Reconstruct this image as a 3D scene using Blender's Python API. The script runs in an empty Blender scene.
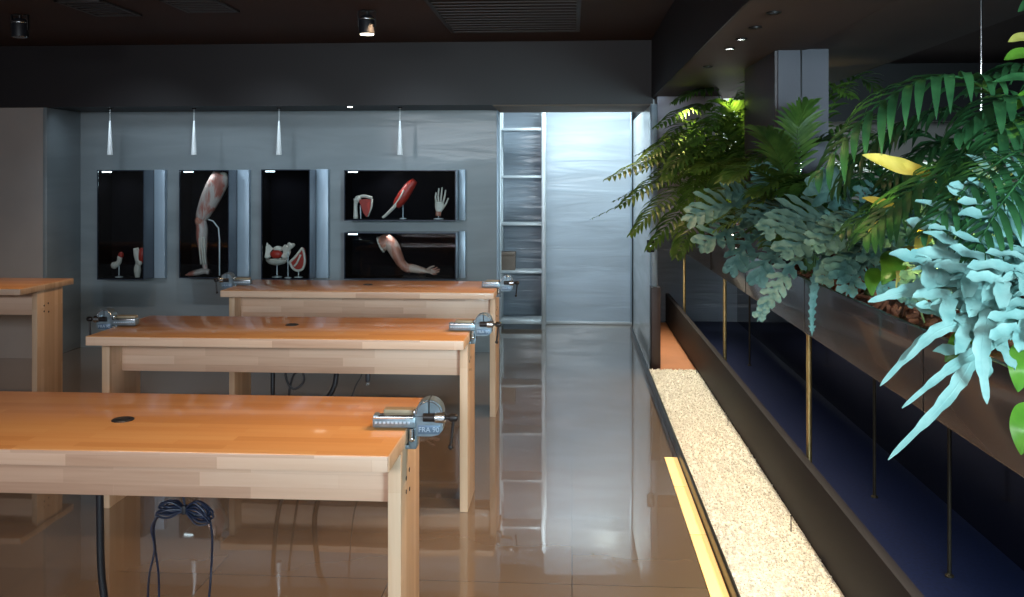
import bpy, bmesh, math, random
from mathutils import Vector, Matrix, Quaternion, noise
random.seed(7)
SC = bpy.context.scene
COL = SC.collection
PI = math.pi

# ------------------------------------------------------------------ camera, world, exposure
EYE = 1.587                      # eye height
FPX = 920.0                      # focal length in pixels of the 1024 x 597 frame
YAW = math.atan(60 / FPX)
CA, SA = math.cos(YAW), math.sin(YAW)
cam = bpy.data.cameras.new('camera')
cam.sensor_fit = 'HORIZONTAL'
cam.sensor_width = 36.0
cam.lens = FPX / 1024 * 36.0
cam.shift_y = -(298.5 - 178) / 1024
cam.clip_start = 0.05
cam_o = bpy.data.objects.new('camera', cam)
COL.objects.link(cam_o)
cam_o.location = (0, 0, EYE)
cam_o.rotation_euler = (PI / 2, 0, YAW)
SC.camera = cam_o

SC.view_settings.view_transform = 'Standard'
SC.view_settings.look = 'None'
SC.view_settings.gamma = 1
SC.view_settings.use_curve_mapping = False
SC.view_settings.exposure = 0.0
SC.cycles.max_bounces = 7
SC.cycles.use_denoising = True
SC.cycles.sample_clamp_indirect = 6
SC.cycles.caustics_reflective = False
SC.cycles.caustics_refractive = False

w = bpy.data.worlds.new('world')
SC.world = w
w.use_nodes = True
w.node_tree.nodes['Background'].inputs[0].default_value = (0.55, 0.65, 0.85, 1)
w.node_tree.nodes['Background'].inputs[1].default_value = 0.03


def area(name, loc, aim, sx, sy, power, color, spread=PI):
    l = bpy.data.lights.new(name, 'AREA')
    l.shape = 'RECTANGLE'
    l.size, l.size_y = sx, sy
    l.energy, l.color, l.spread = power, color, spread
    o = bpy.data.objects.new(name, l)
    COL.objects.link(o)
    o.location = loc
    o.rotation_euler = (Vector(aim) - Vector(loc)).to_track_quat('-Z', 'Y').to_euler()
    return o


def spot(name, loc, aim, power, color, deg=80, blend=0.6, r=0.04):
    l = bpy.data.lights.new(name, 'SPOT')
    l.energy, l.color = power, color
    l.spot_size, l.spot_blend, l.shadow_soft_size = math.radians(deg), blend, r
    o = bpy.data.objects.new(name, l)
    COL.objects.link(o)
    o.location = loc
    o.rotation_euler = (Vector(aim) - Vector(loc)).to_track_quat('-Z', 'Y').to_euler()
    return o


COOL = (0.70, 0.87, 1.0)
WARM = (1.0, 0.64, 0.34)
# daylight through the windows behind the camera
area('window_daylight', (-1.6, -2.85, 2.42), (-1.6, 3.0, 0.6), 4.6, 0.55, 200, (0.88, 0.94, 1.0))
area('window_daylight', (1.9, -2.4, 2.05), (1.2, 3.2, 1.2), 1.1, 1.3, 76, (0.64, 0.90, 1.0), 1.0)
# cool fill added under the beam to wash the display wall; then recess lights
area('wall_wash_fill', (-2.6, 7.80, 2.195), (-2.6, 8.36, 1.1), 3.8, 0.06, 4.5, (0.70, 0.87, 1.0), 2.4)
area('recess_light', (0.0, 8.95, 2.68), (0.05, 10.0, 0.3), 1.0, 0.4, 27, (0.78, 0.95, 1.0))
area('recess_light', (0.42, 9.25, 2.62), (0.66, 9.5, 1.2), 0.3, 0.3, 11, (0.86, 1.0, 0.92))
for x in (-1.35, -2.6, -3.73):
    spot('cool_wall_fill', (x, 6.32, 2.56), (x, 8.35, 0.9), 30, (0.74, 0.88, 1.0), 76, 1.0, 0.05)  # added cool fill on the display wall; only one can there is lit
area('window_daylight', (1.76, 10.2, 1.95), (1.3, 7.0, 2.2), 0.2, 1.0, 14, (0.95, 1.0, 0.95))
# warm ceiling spots above the benches and the aisle
for x, y, ax, p in ((0.42, 2.95, -0.5, 70), (0.40, 4.55, -0.5, 60), (0.38, 6.3, -0.5, 50), (-1.45, 2.75, -1.4, 44), (-1.45, 4.6, -1.4, 20), (-1.35, 6.2, -1.3, 18),
                    (-3.1, 6.3, -3.8, 75), (0.1, 3.2, 0.1, 30), (0.1, 5.2, 0.1, 20), (-0.9, 1.2, -0.9, 30)):
    spot('ceiling_spot_light', (x, y, 2.64), (ax, y, 0.6), p, WARM, 100, 0.8, 0.03)
# fills added for trough, bench ends and pale leaf; soffit lights over far palms
o = area('trough_fill_light', (1.022, 5.1, 0.885), (0.78, 5.1, 0.0), 8.0, 0.03, 34, (1.0, 0.89, 0.68), 2.0)  # added strip brightening the gravel; no lamp is built under the planter
o.rotation_euler = (Matrix.Rotation(math.atan2(0.242, 0.885), 4, 'Y') @ Matrix.Rotation(PI / 2, 4, 'Z')).to_euler()
for y in (3.0, 4.65, 6.4):
    spot('bench_side_fill_light', (0.60, y, 2.2), (-0.5, y - 0.05, 0.5), 60, (1.0, 0.60, 0.28), 48, 0.8, 0.03)  # added warm fill on the bench ends, without a fixture
LEAF = Vector((0, 0, EYE)) + Vector(((896 - 512) / FPX * CA - SA, (896 - 512) / FPX * SA + CA, -(165 - 178) / FPX)) * 2.46
spot('soffit_light', (0.815, 1.55, 2.24), LEAF, 75, (1.0, 0.82, 0.42), 11, 0.6, 0.02)  # extra spot added to brighten the pale leaf; no downlight sits there
for x, y in ((1.0, 5.9), (0.85, 6.7), (1.35, 6.4)):
    spot('soffit_light', (x, y, 2.24), (x, y, 1.0), 42, (1.0, 0.80, 0.30), 60, 0.8, 0.02)


# ------------------------------------------------------------------ picture point -> place
def ray(px, py):
    l = (px - 512) / FPX
    return Vector((l * CA - SA, l * SA + CA, -(py - 178) / FPX))


def at(px, py, d):
    return Vector((0, 0, EYE)) + ray(px, py) * d


def at_z(px, py, z):
    r = ray(px, py)
    return Vector((0, 0, EYE)) + r * ((z - EYE) / r.z)


def at_y(px, py, y):
    r = ray(px, py)
    return Vector((0, 0, EYE)) + r * (y / r.y)


# ------------------------------------------------------------------ materials
def new_mat(name):
    m = bpy.data.materials.new(name)
    m.use_nodes = True
    nt = m.node_tree
    return m, nt, nt.nodes['Principled BSDF']


def N(nt, kind, **kw):
    n = nt.nodes.new(kind)
    for k, v in kw.items():
        if k in n.inputs:
            n.inputs[k].default_value = v
        else:
            setattr(n, k, v)
    return n


def ramp(nt, fac, stops):
    r = nt.nodes.new('ShaderNodeValToRGB')
    e = r.color_ramp.elements
    while len(e) < len(stops):
        e.new(0.5)
    for i, (p, c) in enumerate(stops):
        e[i].position = p
        e[i].color = (*c, 1)
    nt.links.new(fac, r.inputs['Fac'])
    return r.outputs['Color']


def coords(nt, scale=(1, 1, 1), rot=(0, 0, 0)):
    t = nt.nodes.new('ShaderNodeTexCoord')
    mp = nt.nodes.new('ShaderNodeMapping')
    mp.inputs['Scale'].default_value = scale
    mp.inputs['Rotation'].default_value = rot
    nt.links.new(t.outputs['Object'], mp.inputs['Vector'])
    return mp.outputs['Vector']


def plain(name, col, rough=0.5, metal=0.0, var=0.12, scale=9.0, bump=0.0, coat=0.0, stretch=(1, 1, 1), spec=0.5):
    m, nt, b = new_mat(name)
    v = coords(nt, stretch)
    n = N(nt, 'ShaderNodeTexNoise', Scale=scale, Detail=4.0)
    nt.links.new(v, n.inputs['Vector'])
    lo = tuple(c * (1 - var) for c in col)
    hi = tuple(min(1, c * (1 + var)) for c in col)
    nt.links.new(ramp(nt, n.outputs['Fac'], [(0.3, lo), (0.7, hi)]), b.inputs['Base Color'])
    b.inputs['Roughness'].default_value = rough
    b.inputs['Metallic'].default_value = metal
    b.inputs['Specular IOR Level'].default_value = spec
    b.inputs['Coat Weight'].default_value = coat
    b.inputs['Coat Roughness'].default_value = 0.06
    if bump:
        bp = N(nt, 'ShaderNodeBump', Strength=bump, Distance=0.01)
        nt.links.new(n.outputs['Fac'], bp.inputs['Height'])
        nt.links.new(bp.outputs['Normal'], b.inputs['Normal'])
    return m


def emit(name, col, strength):
    m, nt, b = new_mat(name)
    b.inputs['Base Color'].default_value = (*col, 1)
    b.inputs['Emission Color'].default_value = (*col, 1)
    b.inputs['Emission Strength'].default_value = strength
    return m


def wood(name, cols, rough=0.42, coat=0.0, axis='x'):
    """finger-jointed butcher block: long narrow staves with grain"""
    m, nt, b = new_mat(name)
    rot = {'x': (0, 0, 0), 'z': (0, PI / 2, 0), 'xz': (PI / 2, 0, 0), 'zy': (0, PI / 2, 0)}[axis]
    t = nt.nodes.new('ShaderNodeTexCoord')
    sep = nt.nodes.new('ShaderNodeSeparateXYZ')
    nt.links.new(t.outputs['Object'], sep.inputs[0])
    cmb = nt.nodes.new('ShaderNodeCombineXYZ')
    order = {'x': 'XYZ', 'xz': 'XZY', 'zy': 'ZYX', 'z': 'ZXY'}[axis]
    for i, k in enumerate(order):
        nt.links.new(sep.outputs[k], cmb.inputs[i])
    br = N(nt, 'ShaderNodeTexBrick', Scale=1.0, **{'Brick Width': 0.42, 'Row Height': 0.042, 'Mortar Size': 0.0006, 'Bias': 0.0})
    br.offset = 0.37
    br.inputs['Color1'].default_value = (0, 0, 0, 1)
    br.inputs['Color2'].default_value = (1, 1, 1, 1)
    br.inputs['Mortar'].default_value = (0.3, 0.3, 0.3, 1)
    nt.links.new(cmb.outputs[0], br.inputs['Vector'])
    mp = nt.nodes.new('ShaderNodeMapping')
    mp.inputs['Scale'].default_value = (2.0, 42, 42)
    nt.links.new(cmb.outputs[0], mp.inputs['Vector'])
    g = N(nt, 'ShaderNodeTexNoise', Scale=1.6, Detail=6.0, Distortion=0.6)
    nt.links.new(mp.outputs[0], g.inputs['Vector'])
    mx = N(nt, 'ShaderNodeMix', data_type='FLOAT')
    mx.inputs[0].default_value = 0.45
    nt.links.new(br.outputs['Color'], mx.inputs[2])
    nt.links.new(g.outputs['Fac'], mx.inputs[3])
    nt.links.new(ramp(nt, mx.outputs[0], [(0.12, cols[0]), (0.5, cols[1]), (0.85, cols[2])]), b.inputs['Base Color'])
    b.inputs['Roughness'].default_value = rough
    b.inputs['Coat Weight'].default_value = coat
    b.inputs['Coat Roughness'].default_value = 0.1
    return m


M = {}
M['wood_top'] = wood('varnished_bench_top', [(0.55, 0.25, 0.085), (0.64, 0.31, 0.115), (0.69, 0.37, 0.15)], 0.35, 0.55, 'x')
M['wood_edge'] = wood('bench_edge_wood', [(0.50, 0.30, 0.205), (0.66, 0.435, 0.31), (0.74, 0.53, 0.40)], 0.45, 0.1, 'xz')
M['wood_leg'] = wood('bench_leg_wood', [(0.52, 0.33, 0.20), (0.64, 0.43, 0.28), (0.73, 0.53, 0.37)], 0.5, 0.0, 'zy')
M['iron'] = plain('grey_cast_iron', (0.19, 0.24, 0.28), 0.38, 0.55, 0.2, 30, 0.15)
M['steel'] = plain('bright_steel', (0.62, 0.66, 0.70), 0.25, 1.0, 0.08, 40)
M['bronze'] = plain('tan_jaw_plate', (0.30, 0.24, 0.16), 0.5, 0.3, 0.15, 30)
M['black_iron'] = plain('black_oxide_steel', (0.022, 0.018, 0.018), 0.4, 0.5, 0.2, 20)
M['black_rubber'] = plain('black_rubber', (0.014, 0.015, 0.020), 0.45, 0, 0.2, 20)
M['blue_cable'] = plain('blue_black_cable', (0.018, 0.026, 0.055), 0.35, 0, 0.3, 20)
M['ceiling'] = plain('dark_brown_ceiling', (0.045, 0.022, 0.017), 0.75, 0, 0.15, 1.2)
M['beam'] = plain('dark_plum_beam', (0.010, 0.007, 0.009), 0.55, 0, 0.12, 1.5)
M['soffit'] = plain('dark_soffit_plaster', (0.105, 0.082, 0.080), 0.8, 0, 0.1, 2)
M['trim_brown'] = plain('brown_beam_underside', (0.16, 0.12, 0.09), 0.7, 0, 0.1, 3)
M['warm_wall'] = plain('warm_grey_plaster', (0.36, 0.32, 0.30), 0.7, 0, 0.05, 2)
M['room_wall'] = plain('grey_room_wall', (0.20, 0.19, 0.19), 0.8, 0, 0.06, 2)
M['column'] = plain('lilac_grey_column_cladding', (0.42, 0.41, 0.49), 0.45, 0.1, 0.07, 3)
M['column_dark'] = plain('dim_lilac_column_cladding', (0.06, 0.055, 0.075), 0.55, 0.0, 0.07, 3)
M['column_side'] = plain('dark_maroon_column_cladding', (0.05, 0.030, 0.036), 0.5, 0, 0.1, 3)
M['chrome'] = plain('polished_chrome', (0.75, 0.77, 0.80), 0.12, 1.0, 0.03, 5)
M['brass'] = plain('brushed_brass_rod', (0.72, 0.56, 0.26), 0.28, 0.9, 0.12, 30)
M['dull_rod'] = plain('dull_dark_brass_rod', (0.06, 0.048, 0.032), 0.45, 0.6, 0.12, 30)
M['planter'] = plain('bronze_grey_planter_panel', (0.105, 0.090, 0.092), 0.2, 0.25, 0.08, 1.2, coat=0.6)
M['lowwall'] = plain('dark_brown_lacquer', (0.014, 0.012, 0.014), 0.6, 0.0, 0.12, 1.5, spec=0.15)
M['kerb'] = plain('black_steel_kerb', (0.012, 0.011, 0.011), 0.35, 0.2, 0.1, 4)
M['brown_board'] = plain('brown_trough_base', (0.42, 0.17, 0.075), 0.55, 0, 0.12, 3)
M['post'] = plain('dark_brown_post', (0.040, 0.020, 0.017), 0.45, 0, 0.1, 3)
M['navy_floor'] = plain('navy_carpet', (0.010, 0.020, 0.085), 0.6, 0, 0.25, 60)
M['black_gloss'] = plain('black_glossy_panel', (0.010, 0.010, 0.018), 0.12, 0, 0.1, 1, coat=0.3)
M['bark'] = plain('red_brown_bark_mulch', (0.16, 0.050, 0.022), 0.9, 0, 0.5, 45, 0.8)
M['case_black'] = plain('black_case_lining', (0.0022, 0.0022, 0.0035), 0.9, 0, 0.2, 4, spec=0.05)
M['case_shell'] = plain('slate_case_shell', (0.030, 0.042, 0.065), 0.25, 0.2, 0.1, 2, coat=0.3)
M['satin'] = plain('satin_blue_grey_panel', (0.36, 0.46, 0.56), 0.35, 0.2, 0.06, 3)
M['white_bone'] = plain('ivory_bone', (0.72, 0.66, 0.58), 0.5, 0, 0.1, 30)
M['shelf_metal'] = plain('pale_grey_steel_shelf', (0.62, 0.66, 0.70), 0.35, 0.3, 0.06, 6)
M['brown_card'] = plain('brown_cardboard', (0.22, 0.17, 0.14), 0.8, 0, 0.1, 12)
M['lamp_white'] = plain('white_enamel', (0.82, 0.86, 0.88), 0.3, 0, 0.03, 5)
M['vent'] = plain('dark_grille_metal', (0.040, 0.034, 0.034), 0.45, 0.3, 0.1, 8)
M['vent_light'] = plain('grey_grille_slat', (0.085, 0.072, 0.070), 0.45, 0.3, 0.1, 8)
M['lens'] = emit('lit_lamp_lens', (1.0, 0.9, 0.72), 14)
M['lens_cool'] = emit('lit_case_led', (0.75, 0.92, 1.0), 5)
M['floor_strip'] = emit('warm_floor_streak', (1.0, 0.66, 0.26), 0.85)  # glow for the added streak on the floor
M['day'] = emit('bright_far_glow', (0.85, 1.0, 0.95), 0.9)
M['text'] = plain('pale_raised_lettering', (0.40, 0.48, 0.58), 0.4, 0.3, 0.05, 20)
M['plate'] = plain('dark_blue_grey_plate', (0.10, 0.15, 0.22), 0.4, 0.4, 0.1, 20)


def muscle(name, red, white, scale=(60, 60, 9), cut=0.5):
    m, nt, b = new_mat(name)
    v = coords(nt, scale)
    n = N(nt, 'ShaderNodeTexNoise', Scale=0.55, Detail=3.0, Distortion=0.5)
    nt.links.new(v, n.inputs['Vector'])
    dk = tuple(c * 0.55 for c in red)
    nt.links.new(ramp(nt, n.outputs['Fac'], [(cut - 0.16, dk), (cut - 0.02, red), (cut + 0.07, white), (cut + 0.2, white)]),
                 b.inputs['Base Color'])
    b.inputs['Roughness'].default_value = 0.4
    return m


M['muscle_leg'] = muscle('red_and_white_leg_muscle', (0.50, 0.17, 0.13), (0.62, 0.52, 0.48), (26, 26, 5), 0.40)
M['muscle_red'] = muscle('bright_red_muscle', (0.72, 0.05, 0.03), (0.66, 0.30, 0.24), (30, 30, 12), 0.70)
M['muscle_pale'] = muscle('pale_pink_muscle', (0.55, 0.21, 0.14), (0.64, 0.44, 0.36), (25, 25, 9), 0.5)


def floor_mat():
    m, nt, b = new_mat('polished_taupe_tiles')
    v = coords(nt)
    br = N(nt, 'ShaderNodeTexBrick', Scale=1.0, **{'Brick Width': 0.72, 'Row Height': 0.72, 'Mortar Size': 0.002, 'Mortar Smooth': 0.3})
    br.offset = 0.0
    br.inputs['Color1'].default_value = (0.200, 0.142, 0.100, 1)
    br.inputs['Color2'].default_value = (0.235, 0.168, 0.118, 1)
    br.inputs['Mortar'].default_value = (0.07, 0.055, 0.045, 1)
    nt.links.new(v, br.inputs['Vector'])
    n = N(nt, 'ShaderNodeTexNoise', Scale=1.3, Detail=5.0)
    nt.links.new(v, n.inputs['Vector'])
    mx = N(nt, 'ShaderNodeMix', data_type='RGBA', blend_type='MULTIPLY')
    mx.inputs[0].default_value = 0.35
    nt.links.new(br.outputs['Color'], mx.inputs[6])
    nt.links.new(n.outputs['Fac'], mx.inputs[7])
    nt.links.new(mx.outputs[2], b.inputs['Base Color'])
    b.inputs['Roughness'].default_value = 0.22
    b.inputs['IOR'].default_value = 1.5
    b.inputs['Coat Weight'].default_value = 1.0
    b.inputs['Coat Roughness'].default_value = 0.025
    b.inputs['Coat IOR'].default_value = 1.62
    n2 = N(nt, 'ShaderNodeTexNoise', Scale=2.2, Detail=2.0)
    nt.links.new(v, n2.inputs['Vector'])
    bp = N(nt, 'ShaderNodeBump', Strength=0.04, Distance=0.02)
    nt.links.new(n2.outputs['Fac'], bp.inputs['Height'])
    nt.links.new(bp.outputs['Normal'], b.inputs['Coat Normal'])
    return m


def panel_mat(name, col, rough, wave, streak=6.0, coat=0.5):
    """glossy sheet with long shallow horizontal ripples"""
    m, nt, b = new_mat(name)
    v = coords(nt, (0.55, 0.55, streak))
    n = N(nt, 'ShaderNodeTexNoise', Scale=1.5, Detail=3.0, Distortion=0.8)
    nt.links.new(v, n.inputs['Vector'])
    lo, hi = tuple(c * 0.9 for c in col), tuple(min(1, c * 1.1) for c in col)
    nt.links.new(ramp(nt, n.outputs['Fac'], [(0.35, lo), (0.65, hi)]), b.inputs['Base Color'])
    b.inputs['Roughness'].default_value = rough
    b.inputs['Coat Weight'].default_value = coat
    b.inputs['Coat Roughness'].default_value = 0.12
    bp = N(nt, 'ShaderNodeBump', Strength=wave, Distance=0.03)
    nt.links.new(n.outputs['Fac'], bp.inputs['Height'])
    nt.links.new(bp.outputs['Normal'], b.inputs['Normal'])
    nt.links.new(bp.outputs['Normal'], b.inputs['Coat Normal'])
    return m


M['floor'] = floor_mat()
M['display_wall'] = panel_mat('blue_grey_display_wall', (0.215, 0.25, 0.27), 0.45, 0.12, 3.0, 0.2)
M['frosted'] = panel_mat('frosted_pale_blue_sheet', (0.46, 0.54, 0.64), 0.34, 0.22, 5.0, 0.35)
M['partition'] = panel_mat('pale_grey_partition_sheet', (0.60, 0.62, 0.61), 0.25, 0.10, 3.0)
M['backing'] = panel_mat('grey_blue_back_sheet', (0.34, 0.40, 0.48), 0.35, 0.4, 7.0)


def glass_mat():
    m = bpy.data.materials.new('clear_case_glass')
    m.use_nodes = True
    nt = m.node_tree
    nt.nodes.clear()
    out = nt.nodes.new('ShaderNodeOutputMaterial')
    tr = N(nt, 'ShaderNodeBsdfTransparent')
    tr.inputs[0].default_value = (0.93, 0.96, 0.97, 1)
    gl = N(nt, 'ShaderNodeBsdfGlossy', Roughness=0.03)
    fr = N(nt, 'ShaderNodeFresnel', IOR=1.45)
    mx = nt.nodes.new('ShaderNodeMixShader')
    nt.links.new(fr.outputs[0], mx.inputs[0])
    nt.links.new(tr.outputs[0], mx.inputs[1])
    nt.links.new(gl.outputs[0], mx.inputs[2])
    nt.links.new(mx.outputs[0], out.inputs[0])
    return m


M['glass'] = glass_mat()


def leaf_mat(name, col, col2, rough=0.4, trans=0.35, scale=14):
    m, nt, b = new_mat(name)
    v = coords(nt)
    n = N(nt, 'ShaderNodeTexNoise', Scale=scale, Detail=3.0)
    nt.links.new(v, n.inputs['Vector'])
    c = ramp(nt, n.outputs['Fac'], [(0.32, col), (0.68, col2)])
    nt.links.new(c, b.inputs['Base Color'])
    b.inputs['Roughness'].default_value = rough
    tl = nt.nodes.new('ShaderNodeBsdfTranslucent')
    nt.links.new(c, tl.inputs[0])
    mx = nt.nodes.new('ShaderNodeMixShader')
    mx.inputs[0].default_value = trans
    out = nt.nodes['Material Output']
    nt.links.new(b.outputs[0], mx.inputs[1])
    nt.links.new(tl.outputs[0], mx.inputs[2])
    nt.links.new(mx.outputs[0], out.inputs[0])
    return m


M['palm'] = leaf_mat('palm_green', (0.042, 0.115, 0.022), (0.13, 0.25, 0.045))
M['kentia'] = leaf_mat('deep_green_palm', (0.020, 0.080, 0.030), (0.050, 0.17, 0.06))
M['fern'] = leaf_mat('blue_green_fern', (0.105, 0.255, 0.24), (0.20, 0.40, 0.375), 0.5, 0.2, 20)
M['fern_near'] = leaf_mat('pale_blue_fern', (0.175, 0.36, 0.345), (0.31, 0.51, 0.48), 0.5, 0.2, 20)
M['pothos'] = leaf_mat('bright_green_leaf', (0.07, 0.22, 0.02), (0.15, 0.34, 0.04), 0.3, 0.3)
M['yellow_leaf'] = leaf_mat('yellow_green_leaf', (0.52, 0.47, 0.09), (0.72, 0.64, 0.20), 0.4, 0.4)
M['stem'] = plain('green_brown_stem', (0.10, 0.13, 0.035), 0.6, 0, 0.2, 20)


# ------------------------------------------------------------------ mesh builder
class MB:
    def __init__(s):
        s.v, s.f = [], []

    def add(s, verts, faces):
        n = len(s.v)
        s.v += [tuple(x) for x in verts]
        s.f += [tuple(i + n for i in q) for q in faces]
        return s

    def bm(s, b, mat=None):
        b.verts.ensure_lookup_table()
        b.verts.index_update()
        vs = [(mat @ v.co) if mat else v.co.copy() for v in b.verts]
        fs = [[v.index for v in f.verts] for f in b.faces]
        b.free()
        return s.add(vs, fs)

    def box(s, x0, x1, y0, y1, z0, z1, bev=0.0, seg=2, mat=None):
        b = bmesh.new()
        bmesh.ops.create_cube(b, size=1)
        for v in b.verts:
            v.co = Vector(((x0 + x1) / 2 + v.co.x * (x1 - x0), (y0 + y1) / 2 + v.co.y * (y1 - y0), (z0 + z1) / 2 + v.co.z * (z1 - z0)))
        if bev:
            bmesh.ops.bevel(b, geom=b.edges[:] + b.verts[:], offset=bev, segments=seg, profile=0.5, affect='EDGES')
        return s.bm(b, mat)

    def tube(s, pts, radii, n=8, cap=True, flat=1.0, up=None):
        pts = [Vector(p) for p in pts]
        if not hasattr(radii, '__len__'):
            radii = [radii] * len(pts)
        base = len(s.v)
        t0 = (pts[1] - pts[0]).normalized()
        ref = Vector(up) if up else (Vector((0, 0, 1)) if abs(t0.z) < 0.9 else Vector((0, 1, 0)))
        nrm = (ref - t0 * ref.dot(t0)).normalized()
        for i, p in enumerate(pts):
            t = (pts[min(i + 1, len(pts) - 1)] - pts[max(i - 1, 0)]).normalized()
            nrm = (nrm - t * nrm.dot(t)).normalized()
            bn = t.cross(nrm)
            for k in range(n):
                a = 2 * PI * k / n
                s.v.append(tuple(p + (nrm * math.cos(a) * flat + bn * math.sin(a)) * radii[i]))
        for i in range(len(pts) - 1):
            for k in range(n):
                k2 = (k + 1) % n
                s.f.append((base + i * n + k, base + i * n + k2, base + (i + 1) * n + k2, base + (i + 1) * n + k))
        if cap:
            s.f.append(tuple(base + k for k in reversed(range(n))))
            s.f.append(tuple(base + (len(pts) - 1) * n + k for k in range(n)))
        return s

    def ball(s, c, r, sx=1, sy=1, sz=1, seg=12, mat=None):
        b = bmesh.new()
        bmesh.ops.create_uvsphere(b, u_segments=seg, v_segments=max(6, seg // 2 + 2), radius=r)
        for v in b.verts:
            v.co = Vector((v.co.x * sx, v.co.y * sy, v.co.z * sz)) + Vector(c)
        return s.bm(b, mat)

    def prism(s, pts2, y0, y1, axes='xz'):
        """outline in the x-z (or x-y) plane pulled along the third axis"""
        n = len(pts2)
        if axes == 'xz':
            a = [(p[0], y0, p[1]) for p in pts2]
            b = [(p[0], y1, p[1]) for p in pts2]
        else:
            a = [(p[0], p[1], y0) for p in pts2]
            b = [(p[0], p[1], y1) for p in pts2]
        fs = [tuple(range(n)), tuple(range(2 * n - 1, n - 1, -1))]
        fs += [(i, n + i, n + (i + 1) % n, (i + 1) % n) for i in range(n)]
        return s.add(a + b, fs)

    def lathe(s, prof, c=(0, 0, 0), n=24, axis='z'):
        base = len(s.v)
        for r, h in prof:
            for k in range(n):
                a = 2 * PI * k / n
                p = (r * math.cos(a), r * math.sin(a), h)
                if axis == 'x':
                    p = (p[2], p[0], p[1])
                s.v.append((p[0] + c[0], p[1] + c[1], p[2] + c[2]))
        for i in range(len(prof) - 1):
            for k in range(n):
                k2 = (k + 1) % n
                s.f.append((base + i * n + k, base + i * n + k2, base + (i + 1) * n + k2, base + (i + 1) * n + k))
        s.f.append(tuple(base + k for k in reversed(range(n))))
        s.f.append(tuple(base + (len(prof) - 1) * n + k for k in range(n)))
        return s

    def mesh(s, name, mat, smooth=35):
        me = bpy.data.meshes.new(name)
        me.from_pydata(s.v, [], s.f)
        me.validate()
        b = bmesh.new()
        b.from_mesh(me)
        bmesh.ops.recalc_face_normals(b, faces=b.faces)
        b.to_mesh(me)
        b.free()
        if smooth:
            me.shade_smooth()
            if smooth < 180:
                me.set_sharp_from_angle(angle=math.radians(smooth))
        me.materials.append(mat)
        return me

    def build(s, name, mat, parent=None, smooth=35, loc=None):
        o = bpy.data.objects.new(name, s.mesh(name, mat, smooth))
        COL.objects.link(o)
        if parent:
            o.parent = parent
        if loc is not None:
            o.location = loc
        return o


def tag(o, label=None, cat=None, group=None, kind=None):
    if label:
        o['label'] = label
    if cat:
        o['category'] = cat
    if group:
        o['group'] = group
    if kind:
        o['kind'] = kind
    return o


def thing(name, loc, label, cat, group=None, rz=0.0):
    o = bpy.data.objects.new(name, None)
    o.empty_display_size = 0.05
    COL.objects.link(o)
    o.location = loc
    o.rotation_euler = (0, 0, rz)
    return tag(o, label, cat, group)


def copy_tree(o, parent=None):
    c = o.copy()
    COL.objects.link(c)
    if parent:
        c.parent = parent
    for ch in list(o.children):
        copy_tree(ch, c)
    return c


def structure(name, mb, mat, smooth=30, label=None):
    o = mb.build(name, mat, None, smooth)
    o['kind'] = 'structure'
    if label:
        o['label'] = label
    return o


def B(*a, **k):
    return MB().box(*a, **k)


def bez(pts, n=14):
    """smooth curve through the control points (Catmull-Rom)"""
    P = [Vector(p) for p in pts]
    P = [P[0] * 2 - P[1]] + P + [P[-1] * 2 - P[-2]]
    out = []
    segs = len(P) - 3
    for i in range(segs):
        p0, p1, p2, p3 = P[i:i + 4]
        m = max(2, n // segs)
        for k in range(m):
            t = k / m
            out.append(0.5 * ((2 * p1) + (p2 - p0) * t + (2 * p0 - 5 * p1 + 4 * p2 - p3) * t * t + (3 * p1 - p0 - 3 * p2 + p3) * t ** 3))
    out.append(P[-2].copy())
    return out


def text_mesh(body, size, depth, name, mat, parent, loc, rot):
    cu = bpy.data.curves.new(name, 'FONT')
    cu.body, cu.size, cu.extrude, cu.align_x, cu.align_y = body, size, depth, 'CENTER', 'CENTER'
    t = bpy.data.objects.new(name, cu)
    COL.objects.link(t)
    dg = bpy.context.evaluated_depsgraph_get()
    me = bpy.data.meshes.new_from_object(t.evaluated_get(dg))
    bpy.data.objects.remove(t)
    me.materials.clear()
    me.materials.append(mat)
    o = bpy.data.objects.new(name, me)
    COL.objects.link(o)
    o.parent = parent
    o.location, o.rotation_euler = loc, rot
    return o


# ================================================================== the setting
structure('floor', B(-7, 1.02, -3, 11, -0.12, 0.0), M['floor'], 0)
structure('floor_pit', B(1.02, 7, -3, 11, -0.12, 0.0), M['navy_floor'], 0)
structure('ceiling', B(-7, 7, -3, 11, 2.74, 2.86), M['ceiling'], 0)
structure('wall_left', B(-7.12, -7, -3, 11, -0.1, 2.86), M['room_wall'], 0)
structure('wall_front', B(-7, 7, -3.12, -3, -0.1, 2.86), M['room_wall'], 0)
structure('wall_right', B(7, 7.12, -3, 11, -0.1, 2.86), M['room_wall'], 0)
# display wall: nearer warm wall section at the far left, return, then the blue grey wall
structure('wall_back_left', MB().box(-7, -4.635, 7.80, 8.0, 0, 2.206), M['warm_wall'], 0)
structure('wall_return', MB().box(-4.635, -4.60, 7.79, 8.40, 0, 2.206, 0.006), M['display_wall'], 30)
structure('wall_display', MB().box(-4.60, -0.685, 8.35, 8.50, 0, 2.206), M['display_wall'], 0)
structure('trim_1', MB().box(-0.685, -0.668, 8.34, 8.55, 0, 2.206, 0.003), M['satin'])
structure('wall_recess_left', MB().box(-0.83, -0.79, 8.5, 10.3, 0, 2.74), M['backing'], 0)
structure('wall_recess_end', MB().box(-0.79, 2.4, 10.30, 10.42, 0, 2.74), M['backing'], 0)
structure('ceiling_beam', B(-7, 0.675, 7.75, 8.56, 2.206, 2.74), M['beam'], 0)
structure('trim_2', MB().box(-0.668, 0.655, 7.77, 8.55, 2.196, 2.206), M['trim_brown'], 0)
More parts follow.
